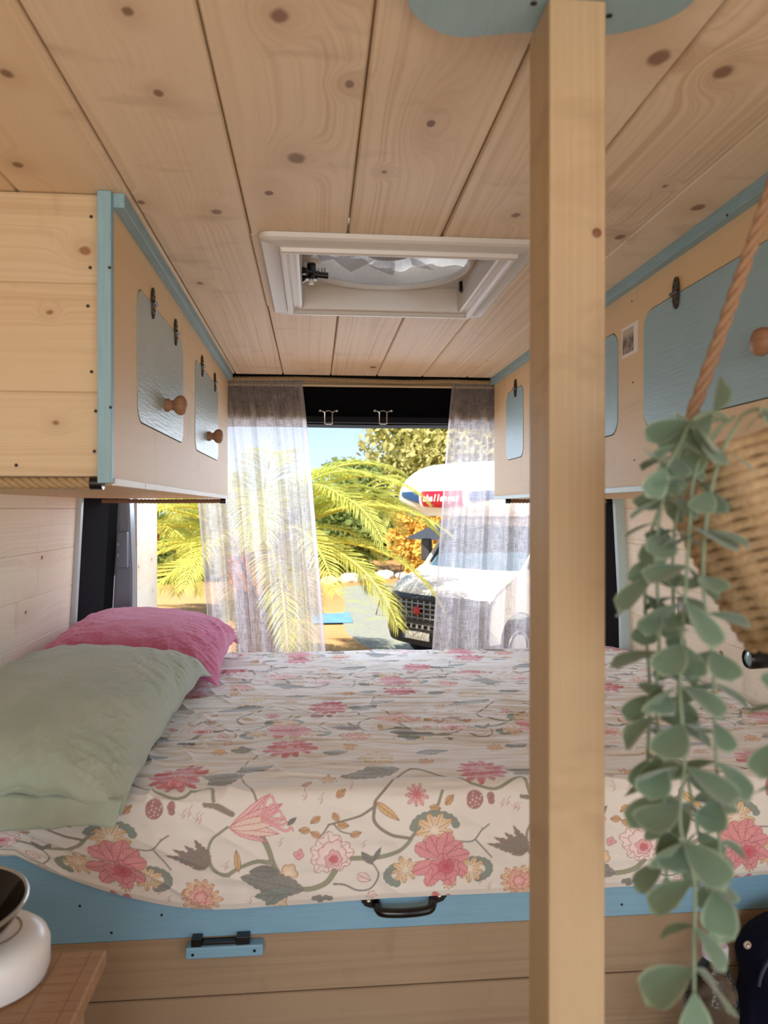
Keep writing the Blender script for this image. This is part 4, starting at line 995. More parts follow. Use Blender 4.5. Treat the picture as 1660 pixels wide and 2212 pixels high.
# ------------------------------------------------------------------ right wall: socket and small spot lamp
sk = thing('wall_socket', 'dark grey wall socket on the right board wall behind the trailing plant', 'socket', (1.03, 2.0, 1.128))
gp = plain('socket_grey', (120, 118, 116), .4, noise=.05)
MB().box((1.019, 1.942, 1.094), (1.030, 2.058, 1.162)).build('cover_plate', gp, sk, bevel=.003)
q_ = MB().box((1.0175, 1.962, 1.100), (1.0192, 2.0, 1.140)).build('socket_face', plain('socket_dark', (70, 68, 68), .4), sk, bevel=.002)
MB().lathe([(.012, 0), (.012, .0006), (0, -.006)], basis((1.0172, 1.981, 1.120), (0,1,0), (0,0,1), (-1,0,0)), 24).build('socket_hole', 'black_gap', q_)
MB().box((1.0175, 2.010, 1.126), (1.0190, 2.045, 1.152)).build('switch', plain('switch_grey', (150, 148, 144), .4), sk, bevel=.002); under(sk)
lp = thing('spot_lamp', 'small black spot lamp on the right wall below the hanging basket', 'lamp', (.99, 1.62, 1.075))
MB().lathe([(.018, 0), (.022, .004), (.0235, .05), (.021, .056), (.019, .056), (.017, .046), (0, .046)], basis((1.022, 1.62, 1.075), (0,1,0), (0,0,1), (-1,0,0)), 32).build('lamp_housing', 'black_plastic', lp, smooth=True)
MB().lathe([(.0185, 0), (.014, .004), (0, .006)], basis((.972, 1.62, 1.075), (0,1,0), (0,0,1), (-1,0,0)), 24).build('lens', plain('lens_glass', (150, 170, 176), .08, .2), lp, smooth=True); under(lp)

# ------------------------------------------------------------------ hanging basket and trailing plant
BC = Vector((.334, .50, 1.392))
hb = thing('hanging_basket', 'woven tan rope basket hanging from a twisted jute cord', 'basket', BC)
BT = Matrix.Translation(BC) @ Matrix.Rotation(math.radians(-9), 4, 'Y') @ Matrix.Rotation(math.radians(-12), 4, 'X') @ Matrix.Scale(1.2, 4)
def rb(z): # radius by height
    k = (z+.062)/.115; return .036+.030*min(1, max(0, k))**.75 if k < .8 else .036+.030*.8**.75+(k-.8)*.004
mb = MB(); z = -.062; H_ = 0; rows = 19
path = []
for i in range(rows*72+1):
    a = 2*PI*i/72; z = -.060+.112*i/(rows*72); path.append(Vector((rb(z)*math.cos(a), rb(z)*math.sin(a), z)))
M['seagrass'] = plain('seagrass', (190, 162, 126), .9, noise=.5, nscale=260, bump=.7, spec=.15)
# twisted coil: bulges along the rope show the twist
rad = [.0043+.0011*math.sin(i*2*PI/5.2+(i//72)*1.3) for i in range(len(path))]
mb.tube([BT @ p for p in path], rad, 8); mb.build('woven_wall', 'seagrass', hb, smooth=True, sharp=0)
MB().lathe([(0, -.0625), (.034, -.0625), (.036, -.057), (.042, -.04), (.050, 0), (.056, .045), (.053, .045), (.046, 0), (.030, -.05), (0, -.05)], BT, 40).build('inner_pot', plain('olive_pot', (150, 142, 118), .7, noise=.1), hb, smooth=True)
hang = MB()
for i in range(3):
    a = math.radians(175+120*i); e = BT @ Vector((.064*math.cos(a), .064*math.sin(a), .045)); top = Vector((.388, .50, 1.836))
    rope_mb([e, e.lerp(top, .3)+Vector((.001, 0, 0)), e.lerp(top, .7)+Vector((.0, 0, 0)), top], .0045, .014, 3).build('hanger_cord', 'jute_brown', hb, smooth=True, sharp=0)
MB().tube([Vector((.388, .50, 1.8378)), Vector((.388, .50, 1.826))], .006, 10).build('ceiling_hook', 'steel', hb, smooth=True)
under(hb)
lf_ = NT('felted_leaf'); co = lf_.n('ShaderNodeTexCoord').outputs['Object']; uvl = lf_.n('ShaderNodeSeparateXYZ', {0: lf_.n('ShaderNodeUVMap').outputs[0]})
edge = lf_.math('MAXIMUM', lf_.mapr(lf_.math('ABSOLUTE', lf_.math('SUBTRACT', uvl.outputs[1], .5)), .40, .5), lf_.mapr(uvl.outputs[0], .88, 1.0))
c = lf_.mix(lf_.noise(co, 60, 2), rgba((92, 116, 98)), rgba((114, 138, 118))); c = lf_.mix(lf_.math('MULTIPLY', edge, .6), c, rgba((182, 200, 176)))
lf_.set(lf_.b, 'Base Color', c); lf_.b.inputs['Roughness'].default_value = .8; lf_.b.inputs['Sheen Weight'].default_value = .3; lf_.b.inputs['Specular IOR Level'].default_value = .2
tsl = lf_.n('ShaderNodeBsdfTranslucent', {'Color': rgba((150, 180, 140))}); mxl = lf_.n('ShaderNodeMixShader', {0: .15, 1: lf_.b.outputs[0], 2: tsl.outputs[0]}); lf_.t.links.new(mxl.outputs[0], lf_.out.inputs[0])
stem_m = plain('stem_green', (122, 140, 116), .7, noise=.15)
rs = random.Random(11)
def leaf3(mb, p, d, up, L, Wd):
    d = d.normalized(); side = d.cross(up); side = side.normalized() if side.length > 1e-4 else d.orthogonal(); n = side.cross(d)
    curl = rs.uniform(.05, .3); cup = rs.uniform(.05, .35)
    def fn(u, v):
        w = Wd/2*(math.sin(PI*min(1, u*.62+.0)**.9)**1.1 if u < .72 else math.sin(PI*.4464**.9)**1.1*max(0, 1-((u-.72)/.28)**2.6)**.5)
        s = (v-.5)*2*w; return tuple(p+d*(L*(u-.10*u*u*curl))+side*s+n*(abs(v-.5)*2*w*cup-L*curl*u*u*.7))
    mb.grid(9, 5, fn, lambda u, v: (u, v))
plant = thing('trailing_plant', 'grey-green round-leaved plant trailing from the rope basket', 'plant', BC+Vector((0, 0, .045)))
def strand(px, Y0, Y1, l0, l1, step=.024, sub=.0):
    step *= .80; l0 *= 1.15
    n = len(px); P = smooth_path([atY(u, v, Y0+(Y1-Y0)*i/(n-1)) for i, (u, v) in enumerate(px)], 10)
    st_ = MB().tube(P, .0011, 7).build('stem', stem_m, plant, smooth=True, sharp=0)
    mb = MB(); acc = 0; k = 0; tot = sum((b-a).length for a, b in zip(P, P[1:])); run = 0; a0 = rs.uniform(0, 6)
    for a, b in zip(P, P[1:]):
        acc += (b-a).length; run += (b-a).length
        if acc >= step*rs.uniform(.85, 1.15):
            acc = 0; k += 1; t = (b-a).normalized(); L = 1.12*(l0+(l1-l0)*run/tot)*rs.uniform(.75, 1.15)
            ang = a0+k*PI/2+rs.uniform(-.5, .5)
            o1 = t.orthogonal().normalized(); o2 = t.cross(o1)
            for s_ in (0, PI):
                o = o1*math.cos(ang+s_)+o2*math.sin(ang+s_); d = o*rs.uniform(.8, 1.1)+t*rs.uniform(.05, .75)+Vector((0, 0, -.15))
                leaf3(mb, b, d, (t*-1+o*.4+Vector((0, -.3, .2))).normalized(), L, L*rs.uniform(.62, .8))
    t = (P[-1]-P[-2]).normalized(); leaf3(mb, P[-1], t, Vector((0, -1, .1)), l1, l1*.7)
    mb.build('foliage', lf_.m, st_, smooth=True, sharp=0)
strand([(1560,905),(1500,930),(1455,1010),(1425,1120),(1420,1240),(1425,1380),(1418,1520),(1430,1660),(1438,1790),(1440,1890)], .46, .46, .024, .026, .026)
strand([(1570,910),(1520,900),(1470,960),(1440,1060),(1400,1180),(1395,1330),(1405,1500),(1400,1640),(1410,1760)], .47, .50, .022, .021, .025)
strand([(1590,900),(1540,940),(1500,1030),(1490,1150),(1480,1300),(1470,1480),(1480,1640),(1470,1780),(1500,1900),(1500,2040),(1500,2140)], .45, .42, .022, .031, .028)
strand([(1600,905),(1560,980),(1530,1100),(1520,1260),(1540,1420),(1545,1560),(1550,1700),(1555,1830),(1560,1960)], .435, .44, .017, .026, .028)
strand([(1560,920),(1500,1010),(1460,1130),(1455,1290),(1465,1420),(1470,1560),(1490,1700),(1520,1850),(1530,1930)], .48, .48, .018, .022, .024)
strand([(1580,910),(1545,890),(1500,905),(1470,960),(1440,1010)], .45, .44, .024, .022, .020)
strand([(1640,900),(1690,880),(1740,900),(1790,980),(1800,1120),(1790,1300),(1700,1440),(1690,1560),(1700,1700)], .43, .42, .020, .024, .026)
strand([(1600,900),(1630,885),(1660,890),(1700,900)], .42, .40, .020, .020, .018)
under(plant)

# ================================================================== outside
GZ = -.84
gm = NT('sandy_ground'); co = gm.n('ShaderNodeTexCoord').outputs['Object']
a = gm.noise(co, .35, 4); b = gm.noise(co, 9, 4, .7)
c = gm.mix(gm.mapr(a, .4, .6), rgba((222, 176, 118)), rgba((206, 152, 96))); c = gm.mix(gm.math('MULTIPLY', b, .35), c, rgba((150, 120, 84)))
gm.set(gm.b, 'Base Color', c); gm.b.inputs['Roughness'].default_value = .95; gm.bump(b, .6, .03)
struct(MB().grid(60, 60, lambda u, v: (-60+120*u, -30+120*v, GZ-.02*math.sin(u*30)*math.sin(v*23))).build('ground', gm.m, smooth=True))
gv = NT('grey_gravel'); co = gv.n('ShaderNodeTexCoord').outputs['Object']; a = gv.noise(co, 14, 5, .75); b = gv.noise(co, 1.6, 3)
c = gv.mix(a, rgba((112, 120, 112)), rgba((196, 196, 186))); c = gv.mix(gv.mapr(b, .5, .7), c, rgba((170, 176, 130))); gv.set(gv.b, 'Base Color', c); gv.b.inputs['Roughness'].default_value = .95; gv.bump(a, .6, .02)
pg = [(atZ(u, v, GZ).x, atZ(u, v, GZ).y) for u, v in ((870,1450),(800,1400),(765,1380),(742,1350),(745,1300),(730,1272),(860,1262),(1000,1270),(1200,1300),(1400,1400),(1300,1520),(1000,1500))]
struct(MB().prism([tuple(p)[:2] for p in smooth_path([(x, y, 0) for x, y in pg]+[(pg[0][0], pg[0][1], 0)], 5)[:-1]], Matrix.Translation((0, 0, GZ-.02)), .045).build('trim_20', gv.m))

def foliage_mat(name, c1, c2, tr, trf=.4):
    t = NT(name); co = t.n('ShaderNodeTexCoord').outputs['Object']; n_ = t.noise(co, 1.3, 3); n2 = t.noise(co, 17, 2)
    t.set(t.b, 'Base Color', t.mix(t.math('ADD', t.math('MULTIPLY', n_, .6), t.math('MULTIPLY', n2, .4)), rgba(c1), rgba(c2))); t.b.inputs['Roughness'].default_value = .55; t.b.inputs['Specular IOR Level'].default_value = .3
    ts = t.n('ShaderNodeBsdfTranslucent', {'Color': rgba(tr)}); mx = t.n('ShaderNodeMixShader', {0: trf, 1: t.b.outputs[0], 2: ts.outputs[0]}); t.t.links.new(mx.outputs[0], t.out.inputs[0]); return t.m
M['palm_leaf'] = foliage_mat('palm_leaf', (168, 182, 88), (212, 214, 128), (218, 228, 112))
M['palm_leaf_dark'] = foliage_mat('palm_leaf_dark', (128, 150, 70), (176, 186, 96), (180, 200, 90))
M['tree_leaf'] = foliage_mat('tree_leaf', (172, 174, 108), (222, 212, 150), (206, 208, 130), .35)
M['hedge_leaf'] = foliage_mat('hedge_leaf', (96, 122, 70), (158, 168, 96), (150, 170, 80), .3)
M['autumn_leaf'] = foliage_mat('autumn_leaf', (214, 168, 78), (236, 204, 110), (240, 200, 90), .3)
M['rachis'] = plain('rachis', (206, 200, 96), .5, noise=.15)
M['bark'] = plain('bark', (140, 104, 72), .95, noise=.5, nscale=12, bump=.8)
M['dry_husk'] = plain('dry_husk', (214, 150, 84), .9, noise=.4, nscale=18, bump=.6)

def frond_meshes(L, e0, droop, seed, leafl=.50, n=62, mat='palm_leaf'):
    """one palm frond lying in the +x direction"""
    r_ = random.Random(seed); pts = []; x = z = 0; N = 26; e = e0
    side = r_.uniform(-.18, .18); y = 0
    for i in range(N+1):
        pts.append(Vector((x, y, z))); s = i/N; e = e0-droop*s**1.25; x += L/N*math.cos(e); z += L/N*math.sin(e); y += L/N*side*s
    ra = MB().tube(pts, [.022*(1-i/N)**.8+.004 for i in range(N+1)], 6)
    lf = MB()
    for i in range(n):
        s = .10+.90*i/(n-1); f = s*N; k = min(N-1, int(f)); p = pts[k].lerp(pts[k+1], f-k); t = (pts[k+1]-pts[k]).normalized()
        ll = leafl*(math.sin(PI*min(1, .12+.86*s)**.85)**.55+.08)*r_.uniform(.9, 1.1)
        sd = Vector((0, 1, 0)); up = sd.cross(t)*-1
        for sg in (-1, 1):
            d = (t*(.55+.5*s)+sd*sg*.85+up*(.42-.25*s)+Vector((0, 0, -.05))).normalized(); d.x += r_.uniform(-.06, .06); d.z += r_.uniform(-.08, .08)
            w = .016; q = p+d*ll*.5+Vector((0, 0, -.02*ll)); e_ = p+d*ll+Vector((0, 0, -.22*ll)); wv = t*w
            lf.add([p-wv*.5, p+wv*.5, q+wv, q-wv, e_], [(0, 1, 2, 3), (3, 2, 4)])
    return ra, lf
def palm(label, cx, cy, cz, L, n, seed, mat='palm_leaf', e_rng=(1.3, .2), scale=1.0, group=None, extra=(), n_l=62, skip=None, leafl=.5):
    t = thing('palm_tree', label, 'palm', (cx, cy, GZ), group); r_ = random.Random(seed)
    H = cz-GZ
    mb = MB(); 
    for k in range(40):
        z = H*k/40; mb.lathe([(.24*scale, z), (.29*scale, z+H/40*.9), (.22*scale, z+H/40)], Matrix.Rotation(k*.7, 4, 'Z'), 14)
    tr_ = mb.build('trunk', 'bark', t, smooth=True)
    mb = MB()
    for k in range(60):
        a = k*2.4; h = H-.55*scale+.55*scale*k/60; d = Vector((math.cos(a), math.sin(a), 0)); mb.tube([Vector((0,0,h))+d*.15*scale, Vector((0,0,h+.12))+d*.30*scale, Vector((0,0,h+.30))+d*.38*scale], [.05*scale, .04*scale, .015*scale], 6)
    mb.build('husk', 'dry_husk', t, smooth=True)
    var = []
    for q_ in range(7):
        e0 = e_rng[0]+(e_rng[1]-e_rng[0])*q_/6
        ra, lf = frond_meshes(L*(1-.12*abs(q_-3)/3), e0, 1.35+.25*q_/6+(.5 if q_ < 3 else 0), seed+q_, leafl=leafl*L/3, n=n_l)
        var.append((ra, lf))
    cache = {}
    def put(q_, az, sc=1.0):
        if q_ not in cache:
            ro = var[q_][0].build('frond', 'rachis', t, smooth=True); lo = var[q_][1].build('leaflets', mat, ro); cache[q_] = (ro, lo)
        else:
            ro0, lo0 = cache[q_]; ro = ro0.copy(); COL.objects.link(ro); lo = lo0.copy(); COL.objects.link(lo); lo.parent = ro
        ro.location = (0, 0, H-.05); ro.rotation_euler = (0, 0, az); ro.scale = (sc, sc, sc)
    for i in range(n):
        q_ = int(7*(i/n)); az = i*2.39996+r_.uniform(-.2, .2); put(q_, az, r_.uniform(.88, 1.05))
    for q_, az, sc in extra: put(q_, az, sc)
    return t
pc = atY(560, 1195, 9.3)
palm('large palm with arching yellow-green fronds behind the left gauze curtain', pc.x, pc.y, pc.z, 2.7, 46, 5, extra=((2, -.10, 1.0),))
pc = atY(300, 1150, 15)
palm('palm with yellow-green fronds seen between the open left door and the curtain', pc.x, pc.y, pc.z, 2.6, 40, 25, extra=((4, -.3, 1.0), (5, -.6, 1.0)))
pc = atY(905, 1085, 21)
palm('small distant palm rising behind the front of the motorhome', pc.x, pc.y, pc.z, 2.0, 34, 65, 'palm_leaf', n_l=40)

def blob_leaves(name, cx, cy, cz, rx_, ry_, rz_, n, size, mat, parent, seed, lumps=14):
    """leafy crown: leaves scattered over many overlapping lobes"""
    r_ = np.random.RandomState(seed); lc = r_.randn(lumps, 3); lc /= np.linalg.norm(lc, axis=1)[:, None]; lc *= r_.uniform(.3, .78, (lumps, 1)); lr = r_.uniform(.26, .46, lumps)
    k = r_.randint(0, lumps, n); d = r_.randn(n, 3); d /= np.linalg.norm(d, axis=1)[:, None]
    p = (lc[k]+d*(lr[k]*r_.uniform(.72, 1.05, n))[:, None])*np.array([rx_, ry_, rz_])+np.array([cx, cy, cz])
    a = r_.randn(n, 3)+d*.6; a /= np.linalg.norm(a, axis=1)[:, None]; b = np.cross(a, r_.randn(n, 3)); b /= np.linalg.norm(b, axis=1)[:, None]
    s = size*r_.uniform(.6, 1.3, n)[:, None]; c_ = np.cross(a, b)
    v = np.stack([p-b*s*.5, p+c_*s*.28, p+b*s*.5, p-c_*s*.28], 1).reshape(-1, 3); q4 = np.arange(4*n).reshape(n, 4).astype(np.int32)
    o = np_mesh(name, v.astype(np.float32), q4, M[mat]); o.data.shade_flat(); o.parent = parent; return o
def tree(name, label, cx, cy, cz, rx_, ry_, rz_, n, size, mat, seed, cat='tree', trunk=True, lumps=16):
    t = thing(name, label, cat, (cx, cy, GZ)); blob_leaves('foliage', 0, 0, cz-GZ, rx_, ry_, rz_, n, size, mat, t, seed, lumps)
    if trunk:
        mb = MB(); H = cz-GZ; mb.tube([(0, 0, 0), (.1, 0, H*.4), (0, .1, H*.8)], [.22, .17, .10], 10)
        for k in range(6): a = k*1.05; mb.tube([(.05, 0, H*.5), (rx_*.35*math.cos(a), ry_*.35*math.sin(a), H*.85), (rx_*.6*math.cos(a), ry_*.6*math.sin(a), H+rz_*.2)], [.09, .06, .02], 7)
        mb.build('branches', 'bark', t, smooth=True)
    return t
p = atY(985, 985, 27); tree('broadleaf_tree', 'broad pale green tree rising behind the motorhome', p.x, p.y, p.z+.6, 4.3, 3.5, 3.3, 26000, .26, 'tree_leaf', 3, lumps=26)
p = atY(1250, 1000, 36); tree('broadleaf_tree', 'tall green tree behind the motorhome roof, farther right', p.x, p.y, p.z+1.0, 5.0, 3.5, 4.0, 16000, .30, 'tree_leaf', 4, lumps=22)
p = atY(765, 1130, 24.5); tree('shrub', 'dense green shrub at the left foot of the pale broad tree', p.x, p.y, p.z-.1, 2.3, 1.2, 1.9, 12000, .20, 'hedge_leaf', 5, 'shrub', False)
p = atY(560, 1150, 28); tree('shrub', 'wide green hedge behind the large palm', p.x, p.y, p.z-.2, 5.2, 1.6, 1.9, 16000, .22, 'hedge_leaf', 6, 'shrub', False, 30)
p = atY(925, 1140, 18.3); tree('shrub', 'orange-yellow shrub beside the motorhome windscreen', p.x, p.y, p.z-.4, 1.1, 1.0, 1.1, 6000, .14, 'autumn_leaf', 7, 'shrub', False)
p = atY(250, 1190, 24); tree('shrub', 'low green hedge behind the palm by the open left door', p.x, p.y, p.z-.2, 4.0, 1.5, 1.5, 10000, .22, 'hedge_leaf', 8, 'shrub', False, 22)
p = atY(1020, 1180, 34); tree('shrub', 'long dark hedge far behind the motorhome', p.x+1, p.y, p.z, 9, 1.6, 2.2, 18000, .3, 'hedge_leaf', 9, 'shrub', False, 36)
# white rocks, blue groundsheet, thin stake
M['rock'] = plain('rock', (214, 216, 214), .9, noise=.25, nscale=3, bump=.6)
for i, (u, v, s_, lab) in enumerate(((758,1252,.42,'leftmost of the pale rocks beyond the palm'),(795,1250,.34,'small pale rock, second from left beyond the palm'),(828,1244,.40,'large pale rock in the middle of the row beyond the palm'),(868,1243,.28,'small pale rock right of the largest one beyond the palm'),(715,1256,.35,'pale rock half hidden behind palm fronds, far left of the row'))):
    p = atZ(u, v+6, GZ); r_ = random.Random(i+30)
    def rk(a, b, s_=s_*.72, p=p, i=i):
        th, ph = 2*PI*a, PI*b; n_ = 1+.18*math.sin(3*th+i)*math.sin(2*ph)+.10*math.sin(7*th+2*i)*math.sin(5*ph)
        return (p.x+s_*1.15*n_*math.sin(ph)*math.cos(th), p.y+s_*.8*n_*math.sin(ph)*math.sin(th), GZ+s_*.30+s_*.62*n_*math.cos(ph))
    tag(MB().grid(22, 14, rk).build('rock', 'rock', smooth=True), lab, 'rock', 'pale rocks beyond the palm')
p = atZ(722, 1338, GZ)
tag(MB().grid(14, 10, lambda u, v: (p.x-.45+.8*u, p.y-.7+1.4*v, GZ+.035+.012*math.sin(u*9)*math.sin(v*7))).build('groundsheet', plain('blue_sheet', (120, 176, 226), .6, noise=.1), smooth=True), 'blue groundsheet lying on the sand beside the gravel', 'groundsheet')
a, b = atZ(812, 1330, GZ), atY(872, 1195, 13.6)
tag(MB().tube(smooth_path([a, a.lerp(b, .45)+Vector((-.05, 0, .05)), a.lerp(b, .6)+Vector((.1, 0, -.1)), b], 4), [.012]*13, 7).build('stick', 'bark', smooth=True), 'thin dark leaning stick left of the motorhome bonnet', 'stick')

# ------------------------------------------------------------------ motorhome (local: x forwards, y to its left, z up from the ground)
MHA = math.radians(54)
MHO = Vector((1.47, 10.55, GZ))
fw = Vector((-math.sin(MHA), -math.cos(MHA), 0)); lfv = Vector((0,0,1)).cross(fw)
MM = basis(MHO - fw*.95, fw, lfv, (0,0,1))
mh = thing('motorhome', 'white motorhome with black bumper parked outside the rear doors', 'motorhome', MHO)
M['mh_white'] = plain('mh_white', (240, 236, 228), .25, noise=.02)
M['mh_black'] = plain('mh_black', (60, 62, 66), .5, noise=.15)
M['mh_glass'] = plain('mh_glass', (92, 128, 152), .06, .35)
M['mh_trim'] = plain('mh_trim', (178, 184, 190), .3, .5)
def curved(y, hw, k=.30, p=3.0): return -k*abs(y/hw)**p
def skin(prof, hw, k=.30, p=3.0, ny=25, y0=-1, y1=1, hwf=None):
    """profile (x, z) swept across the width; x falls back towards the sides"""
    n = len(prof)
    def fn(u, v):
        f = v*(n-1); i = min(n-2, int(f)); t = f-i; x = prof[i][0]*(1-t)+prof[i+1][0]*t; z = prof[i][1]*(1-t)+prof[i+1][1]*t
        h = hwf(z) if hwf else hw; y = (y0+(y1-y0)*u)*h
        return MM @ Vector((x+curved(y, h, k, p), y, z))
    return MB().grid(ny, (n-1)*3+1, fn)
hwf = lambda z: 1.0-.13*max(0, z-1.2)/.9
cabp = [(.86, 1.02), (.80, 1.10), (.62, 1.20), (.35, 1.30), (.12, 1.38)]
skin(cabp, 1, hwf=hwf).build('bonnet', 'mh_white', mh, smooth=True)
skin([(.13, 1.37), (.10, 1.40), (-.46, 2.02)], 1, k=.26, hwf=lambda z: hwf(z)*.93).build('windscreen', 'mh_glass', mh, smooth=True)
skin([(-.44, 2.00), (-.60, 2.12), (-1.3, 2.2)], 1, k=.26, hwf=hwf).build('cab_roof', 'mh_white', mh, smooth=True)
# side panels of the cab with window and wheel arch
sidep = [(.62, .42), (.60, 1.02), (.52, 1.14), (.10, 1.30), (-.10, 1.40), (-.66, 2.02), (-.80, 2.14), (-1.7, 2.2), (-1.7, .42), (-.45, .42)]
arch = [(.0+.40*math.cos(a), .42+.40*math.sin(a)) for a in [PI-PI*k/14 for k in range(15)]]
side_poly = [(.62, .42), (.60, 1.02), (.52, 1.14), (.10, 1.30), (-.10, 1.40), (-.66, 2.02), (-.80, 2.14), (-1.7, 2.2), (-1.7, .42)]+[(x-.02, z) for x, z in arch]
win = [(-.18, 1.42), (-.62, 1.92), (-1.28, 1.98), (-1.28, 1.38), (-.35, 1.34)]
for sg in (1, -1):
    m = MM @ basis((0, sg*(.985 if sg > 0 else .945), 0), (1,0,0), (0,0,1), (0,-1,0))
    frame2d('cab_side', side_poly, [win], m, .04, 'mh_white', mh)
    MB().prism(win, m @ Matrix.Translation((0, 0, .012)), .01).build('side_window', 'mh_glass', mh)
    wm = MM @ basis((-.02, sg*.88, .34), (1,0,0), (0,0,1), (0,-sg,0)) @ Matrix.Translation((0, 0, -.10))
    w_ = MB().lathe([(.0, 0), (.20, 0), (.24, .02), (.33, .03), (.345, .06), (.345, .18), (.33, .20), (0, .20)], wm, 36).build('wheel', plain('tyre', (36, 36, 38), .8, noise=.1), mh, smooth=True)
    MB().lathe([(.0, -.012), (.06, -.012), (.20, .004), (.215, -.006), (.22, .01)], wm, 30).build('hub_cap', 'mh_trim', w_, smooth=True)
    # mirror
    mm_ = MB().box((-.32, sg*1.10-.09, 1.42), (-.20, sg*1.10+.09, 1.78), MM).build('wing_mirror', 'mh_black', mh, bevel=.04)
# bumper, grille, lights, plate
hb2 = lambda z: 1.0
skin([(.80, .30), (.95, .34), (1.0, .50), (.98, .70), (.93, .98), (.86, 1.04)], 1, k=.34, hwf=hb2).build('bumper', 'mh_black', mh, smooth=True)
gr_ = skin([(.995, .68), (.955, .99)], 1, k=.34, y0=-.56, y1=.56, hwf=hb2).build('grille', plain('grille_black', (18, 20, 24), .5), mh, smooth=True)
for z in (.735, .80, .865, .93): skin([(1.015-.12*(z-.68), z-.011), (1.03-.12*(z-.68), z), (1.015-.12*(z-.68), z+.011)], 1, k=.34, y0=-.54, y1=.54, hwf=hb2).build('grille_bar', 'mh_trim', gr_, smooth=True)
for k in range(9):
    y = -.48+.12*k; MB().box((1.0+curved(y, 1, .34)-.02, y-.006, .70), (1.012+curved(y, 1, .34)-.02, y+.006, .97), MM).build('grille_upright', 'mh_trim', gr_)
lg_ = skin([(1.012, .585), (1.008, .645)], 1, k=.34, y0=-.46, y1=.46, hwf=hb2).build('lower_grille', 'mh_trim', mh, smooth=True)
for k in range(8):
    y = -.40+.115*k; MB().box((.985+curved(y, 1, .34), y-.032, .590), (1.018+curved(y, 1, .34), y+.032, .640), MM).build('grille_slot', 'black_gap', lg_)
MB().lathe([(.062, 0), (.062, .012), (.050, .016), (0, .018)], MM @ basis((1.005, 0, .835), (0,1,0), (0,0,1), (1,0,0)), 30).build('round_badge', plain('badge_red', (186, 34, 50), .3), mh, smooth=True)
pl_ = MB().box((1.020, -.26, .435), (1.032, .26, .545), MM).build('number_plate', plain('plate_white', (240, 240, 236), .4), mh)
MB().box((1.032, -.26, .437), (1.034, -.215, .543), MM).build('plate_band', plain('plate_blue', (40, 90, 190), .4), pl_)
def text(body, size, m, mat, parent, name='lettering', depth=.002, shear=0, bold=0):
    cu = bpy.data.curves.new('tmp', 'FONT'); cu.body = body; cu.size = size; cu.align_x = 'CENTER'; cu.align_y = 'CENTER'; cu.extrude = depth; cu.shear = shear; cu.offset = bold
    to = bpy.data.objects.new('tmp', cu); COL.objects.link(to); dg = bpy.context.evaluated_depsgraph_get(); dg.update()
    me = bpy.data.meshes.new_from_object(to.evaluated_get(dg)); bpy.data.objects.remove(to); me.transform(m); me.materials.clear(); me.materials.append(mat)
    o = bpy.data.objects.new(name, me); COL.objects.link(o); o.parent = parent; return o
FRB = lambda x, y, z: MM @ basis((x, y, z), (0,1,0), (0,0,1), (1,0,0))
for sg in (1, -1):
    hl = skin([(.90, .90), (.84, 1.06), (.60, 1.22)], 1, k=.34, y0=sg*.66, y1=sg*.99, hwf=hwf)
    o = hl.build('headlight', plain('headlight_glass', (206, 222, 236), .08, .4), mh, smooth=True)
# coachbuilt body and alcove
al = [(-1.0, 2.16), (-.30, 2.16), (.10, 2.19), (.42, 2.27), (.62, 2.42), (.66, 2.56), (.62, 2.70), (.48, 2.86), (.22, 3.0), (-.15, 3.08), (-1.2, 3.12)]
al = [(x, z-.12 if z > 2.2 else z) for x, z in al]
al = [tuple(p)[:2] for p in smooth_path([(x, y, 0) for x, y in al], 3)]
skin(al, 1.1, k=.34, p=3.2, ny=41, hwf=lambda z: 1.10).build('alcove_shell', 'mh_white', mh, smooth=True)
for sg in (1, -1):
    poly = [(x-.33, z) for x, z in al]+[(-5.2, 3.0), (-5.2, .55), (-1.45, .55), (-1.45, 2.16)]
    MB().prism(poly, MM @ basis((0, sg*1.085+.015, 0), (1,0,0), (0,0,1), (0,-1,0)), .03).build('body_side', 'mh_white', mh)
MB().box((-5.2, -1.08, 2.96), (-1.0, 1.08, 3.0), MM).build('body_roof', 'mh_white', mh); MB().box((-1.5, -1.07, .56), (-1.46, 1.07, 2.3), MM).build('bulkhead', 'mh_white', mh)
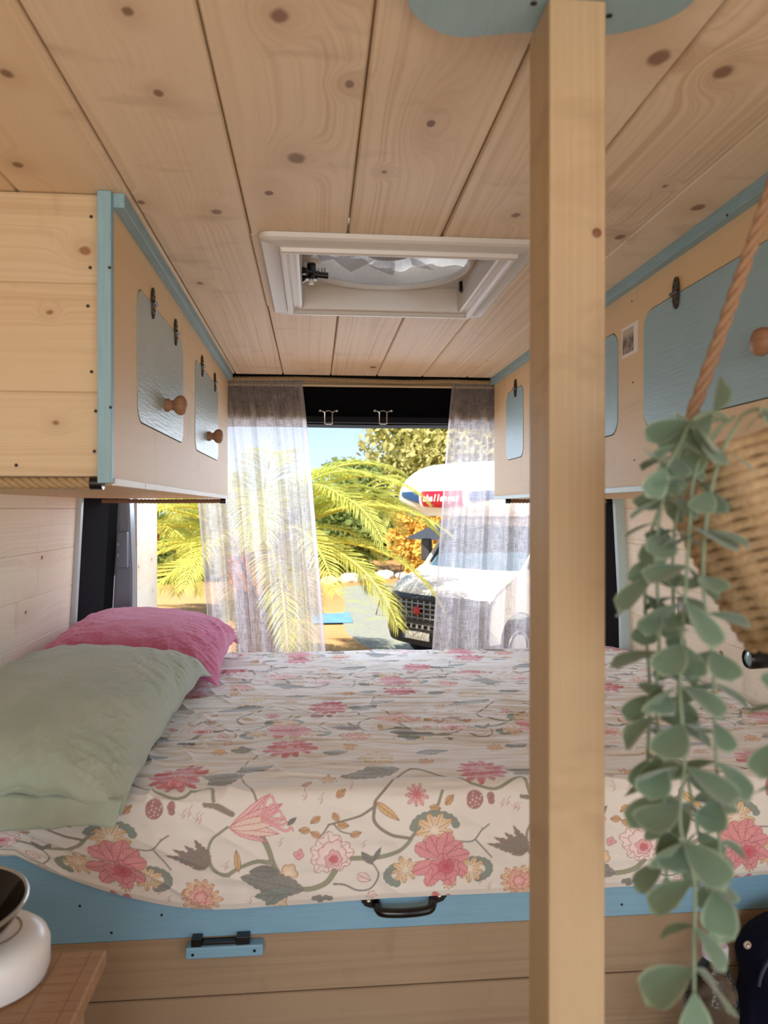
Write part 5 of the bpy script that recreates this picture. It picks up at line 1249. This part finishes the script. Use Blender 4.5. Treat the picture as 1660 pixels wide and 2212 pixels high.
MB().box((-5.2, -1.07, .56), (-5.16, 1.07, 2.96), MM).build('rear_wall', 'mh_white', mh)
sw = MB().prism([tuple(p) for p in rrect(1.0, .45, .06, 5, -2.8, 2.1)], MM @ basis((0, 1.13, 0), (1,0,0), (0,0,1), (0,-1,0)), .02).build('body_window', 'mh_glass', mh)
# blue swoosh and red name panel wrapped on the alcove front
def onal(y, z):
    best = min(range(len(al)-1), key=lambda i: (abs((al[i][1]+al[i+1][1])/2-z) if al[i][0] > .2 else 9)); a_, b_ = al[best], al[best+1]
    t = (z-a_[1])/(b_[1]-a_[1]+1e-9); return a_[0]+(b_[0]-a_[0])*max(0, min(1, t))
def decal(name, y0, y1, zf, mat, off=.008):
    def fn(u, v):
        y = y0+(y1-y0)*u; a_, b_ = zf(u); z = a_+(b_-a_)*v; x = onal(y, z)+curved(y, 1.1, .34, 3.2)+off+.012; return MM @ Vector((x, y, z))
    return MB().grid(24, 6, fn).build(name, mat, mh)
blu = plain('decal_blue', (38, 72, 118), .35)
decal('blue_stripe', -.82, -.32, lambda u: (2.45-.12*u, 2.51), blu)
decal('blue_stripe', .62, 1.05, lambda u: (2.35+.05*u, 2.49+.03*u), blu)
rp = decal('name_panel', -.26, .52, lambda u: (2.29-.02*math.sin(PI*u), 2.51), plain('decal_red', (188, 30, 56), .35))
for i, ch in enumerate('challenger'):
    y = -.19+.070*i; x = onal(y, 2.40)+curved(y, 1.1, .34, 3.2)+.028
    text(ch, .135, FRB(x, y, 2.405), M['mh_white'], rp, shear=.25, bold=.004)
under(mh)
# dark awning edge beyond the windscreen
p = atY(935, 1148, 16.2)
t = thing('parasol', 'dark grey folded parasol beyond the motorhome windscreen', 'parasol', (p.x+.3, p.y, GZ))
MB().lathe([(.9, 0), (.45, .22), (.0, .42)], Matrix.Translation((p.x+.3, p.y, p.z-.15)), 8).build('canopy', plain('dark_canvas', (60, 66, 76), .8), t)
MB().tube([(p.x+.3, p.y, GZ), (p.x+.3, p.y, p.z+.25)], .025, 8).build('pole', 'grey_metal', t, smooth=True); under(t)
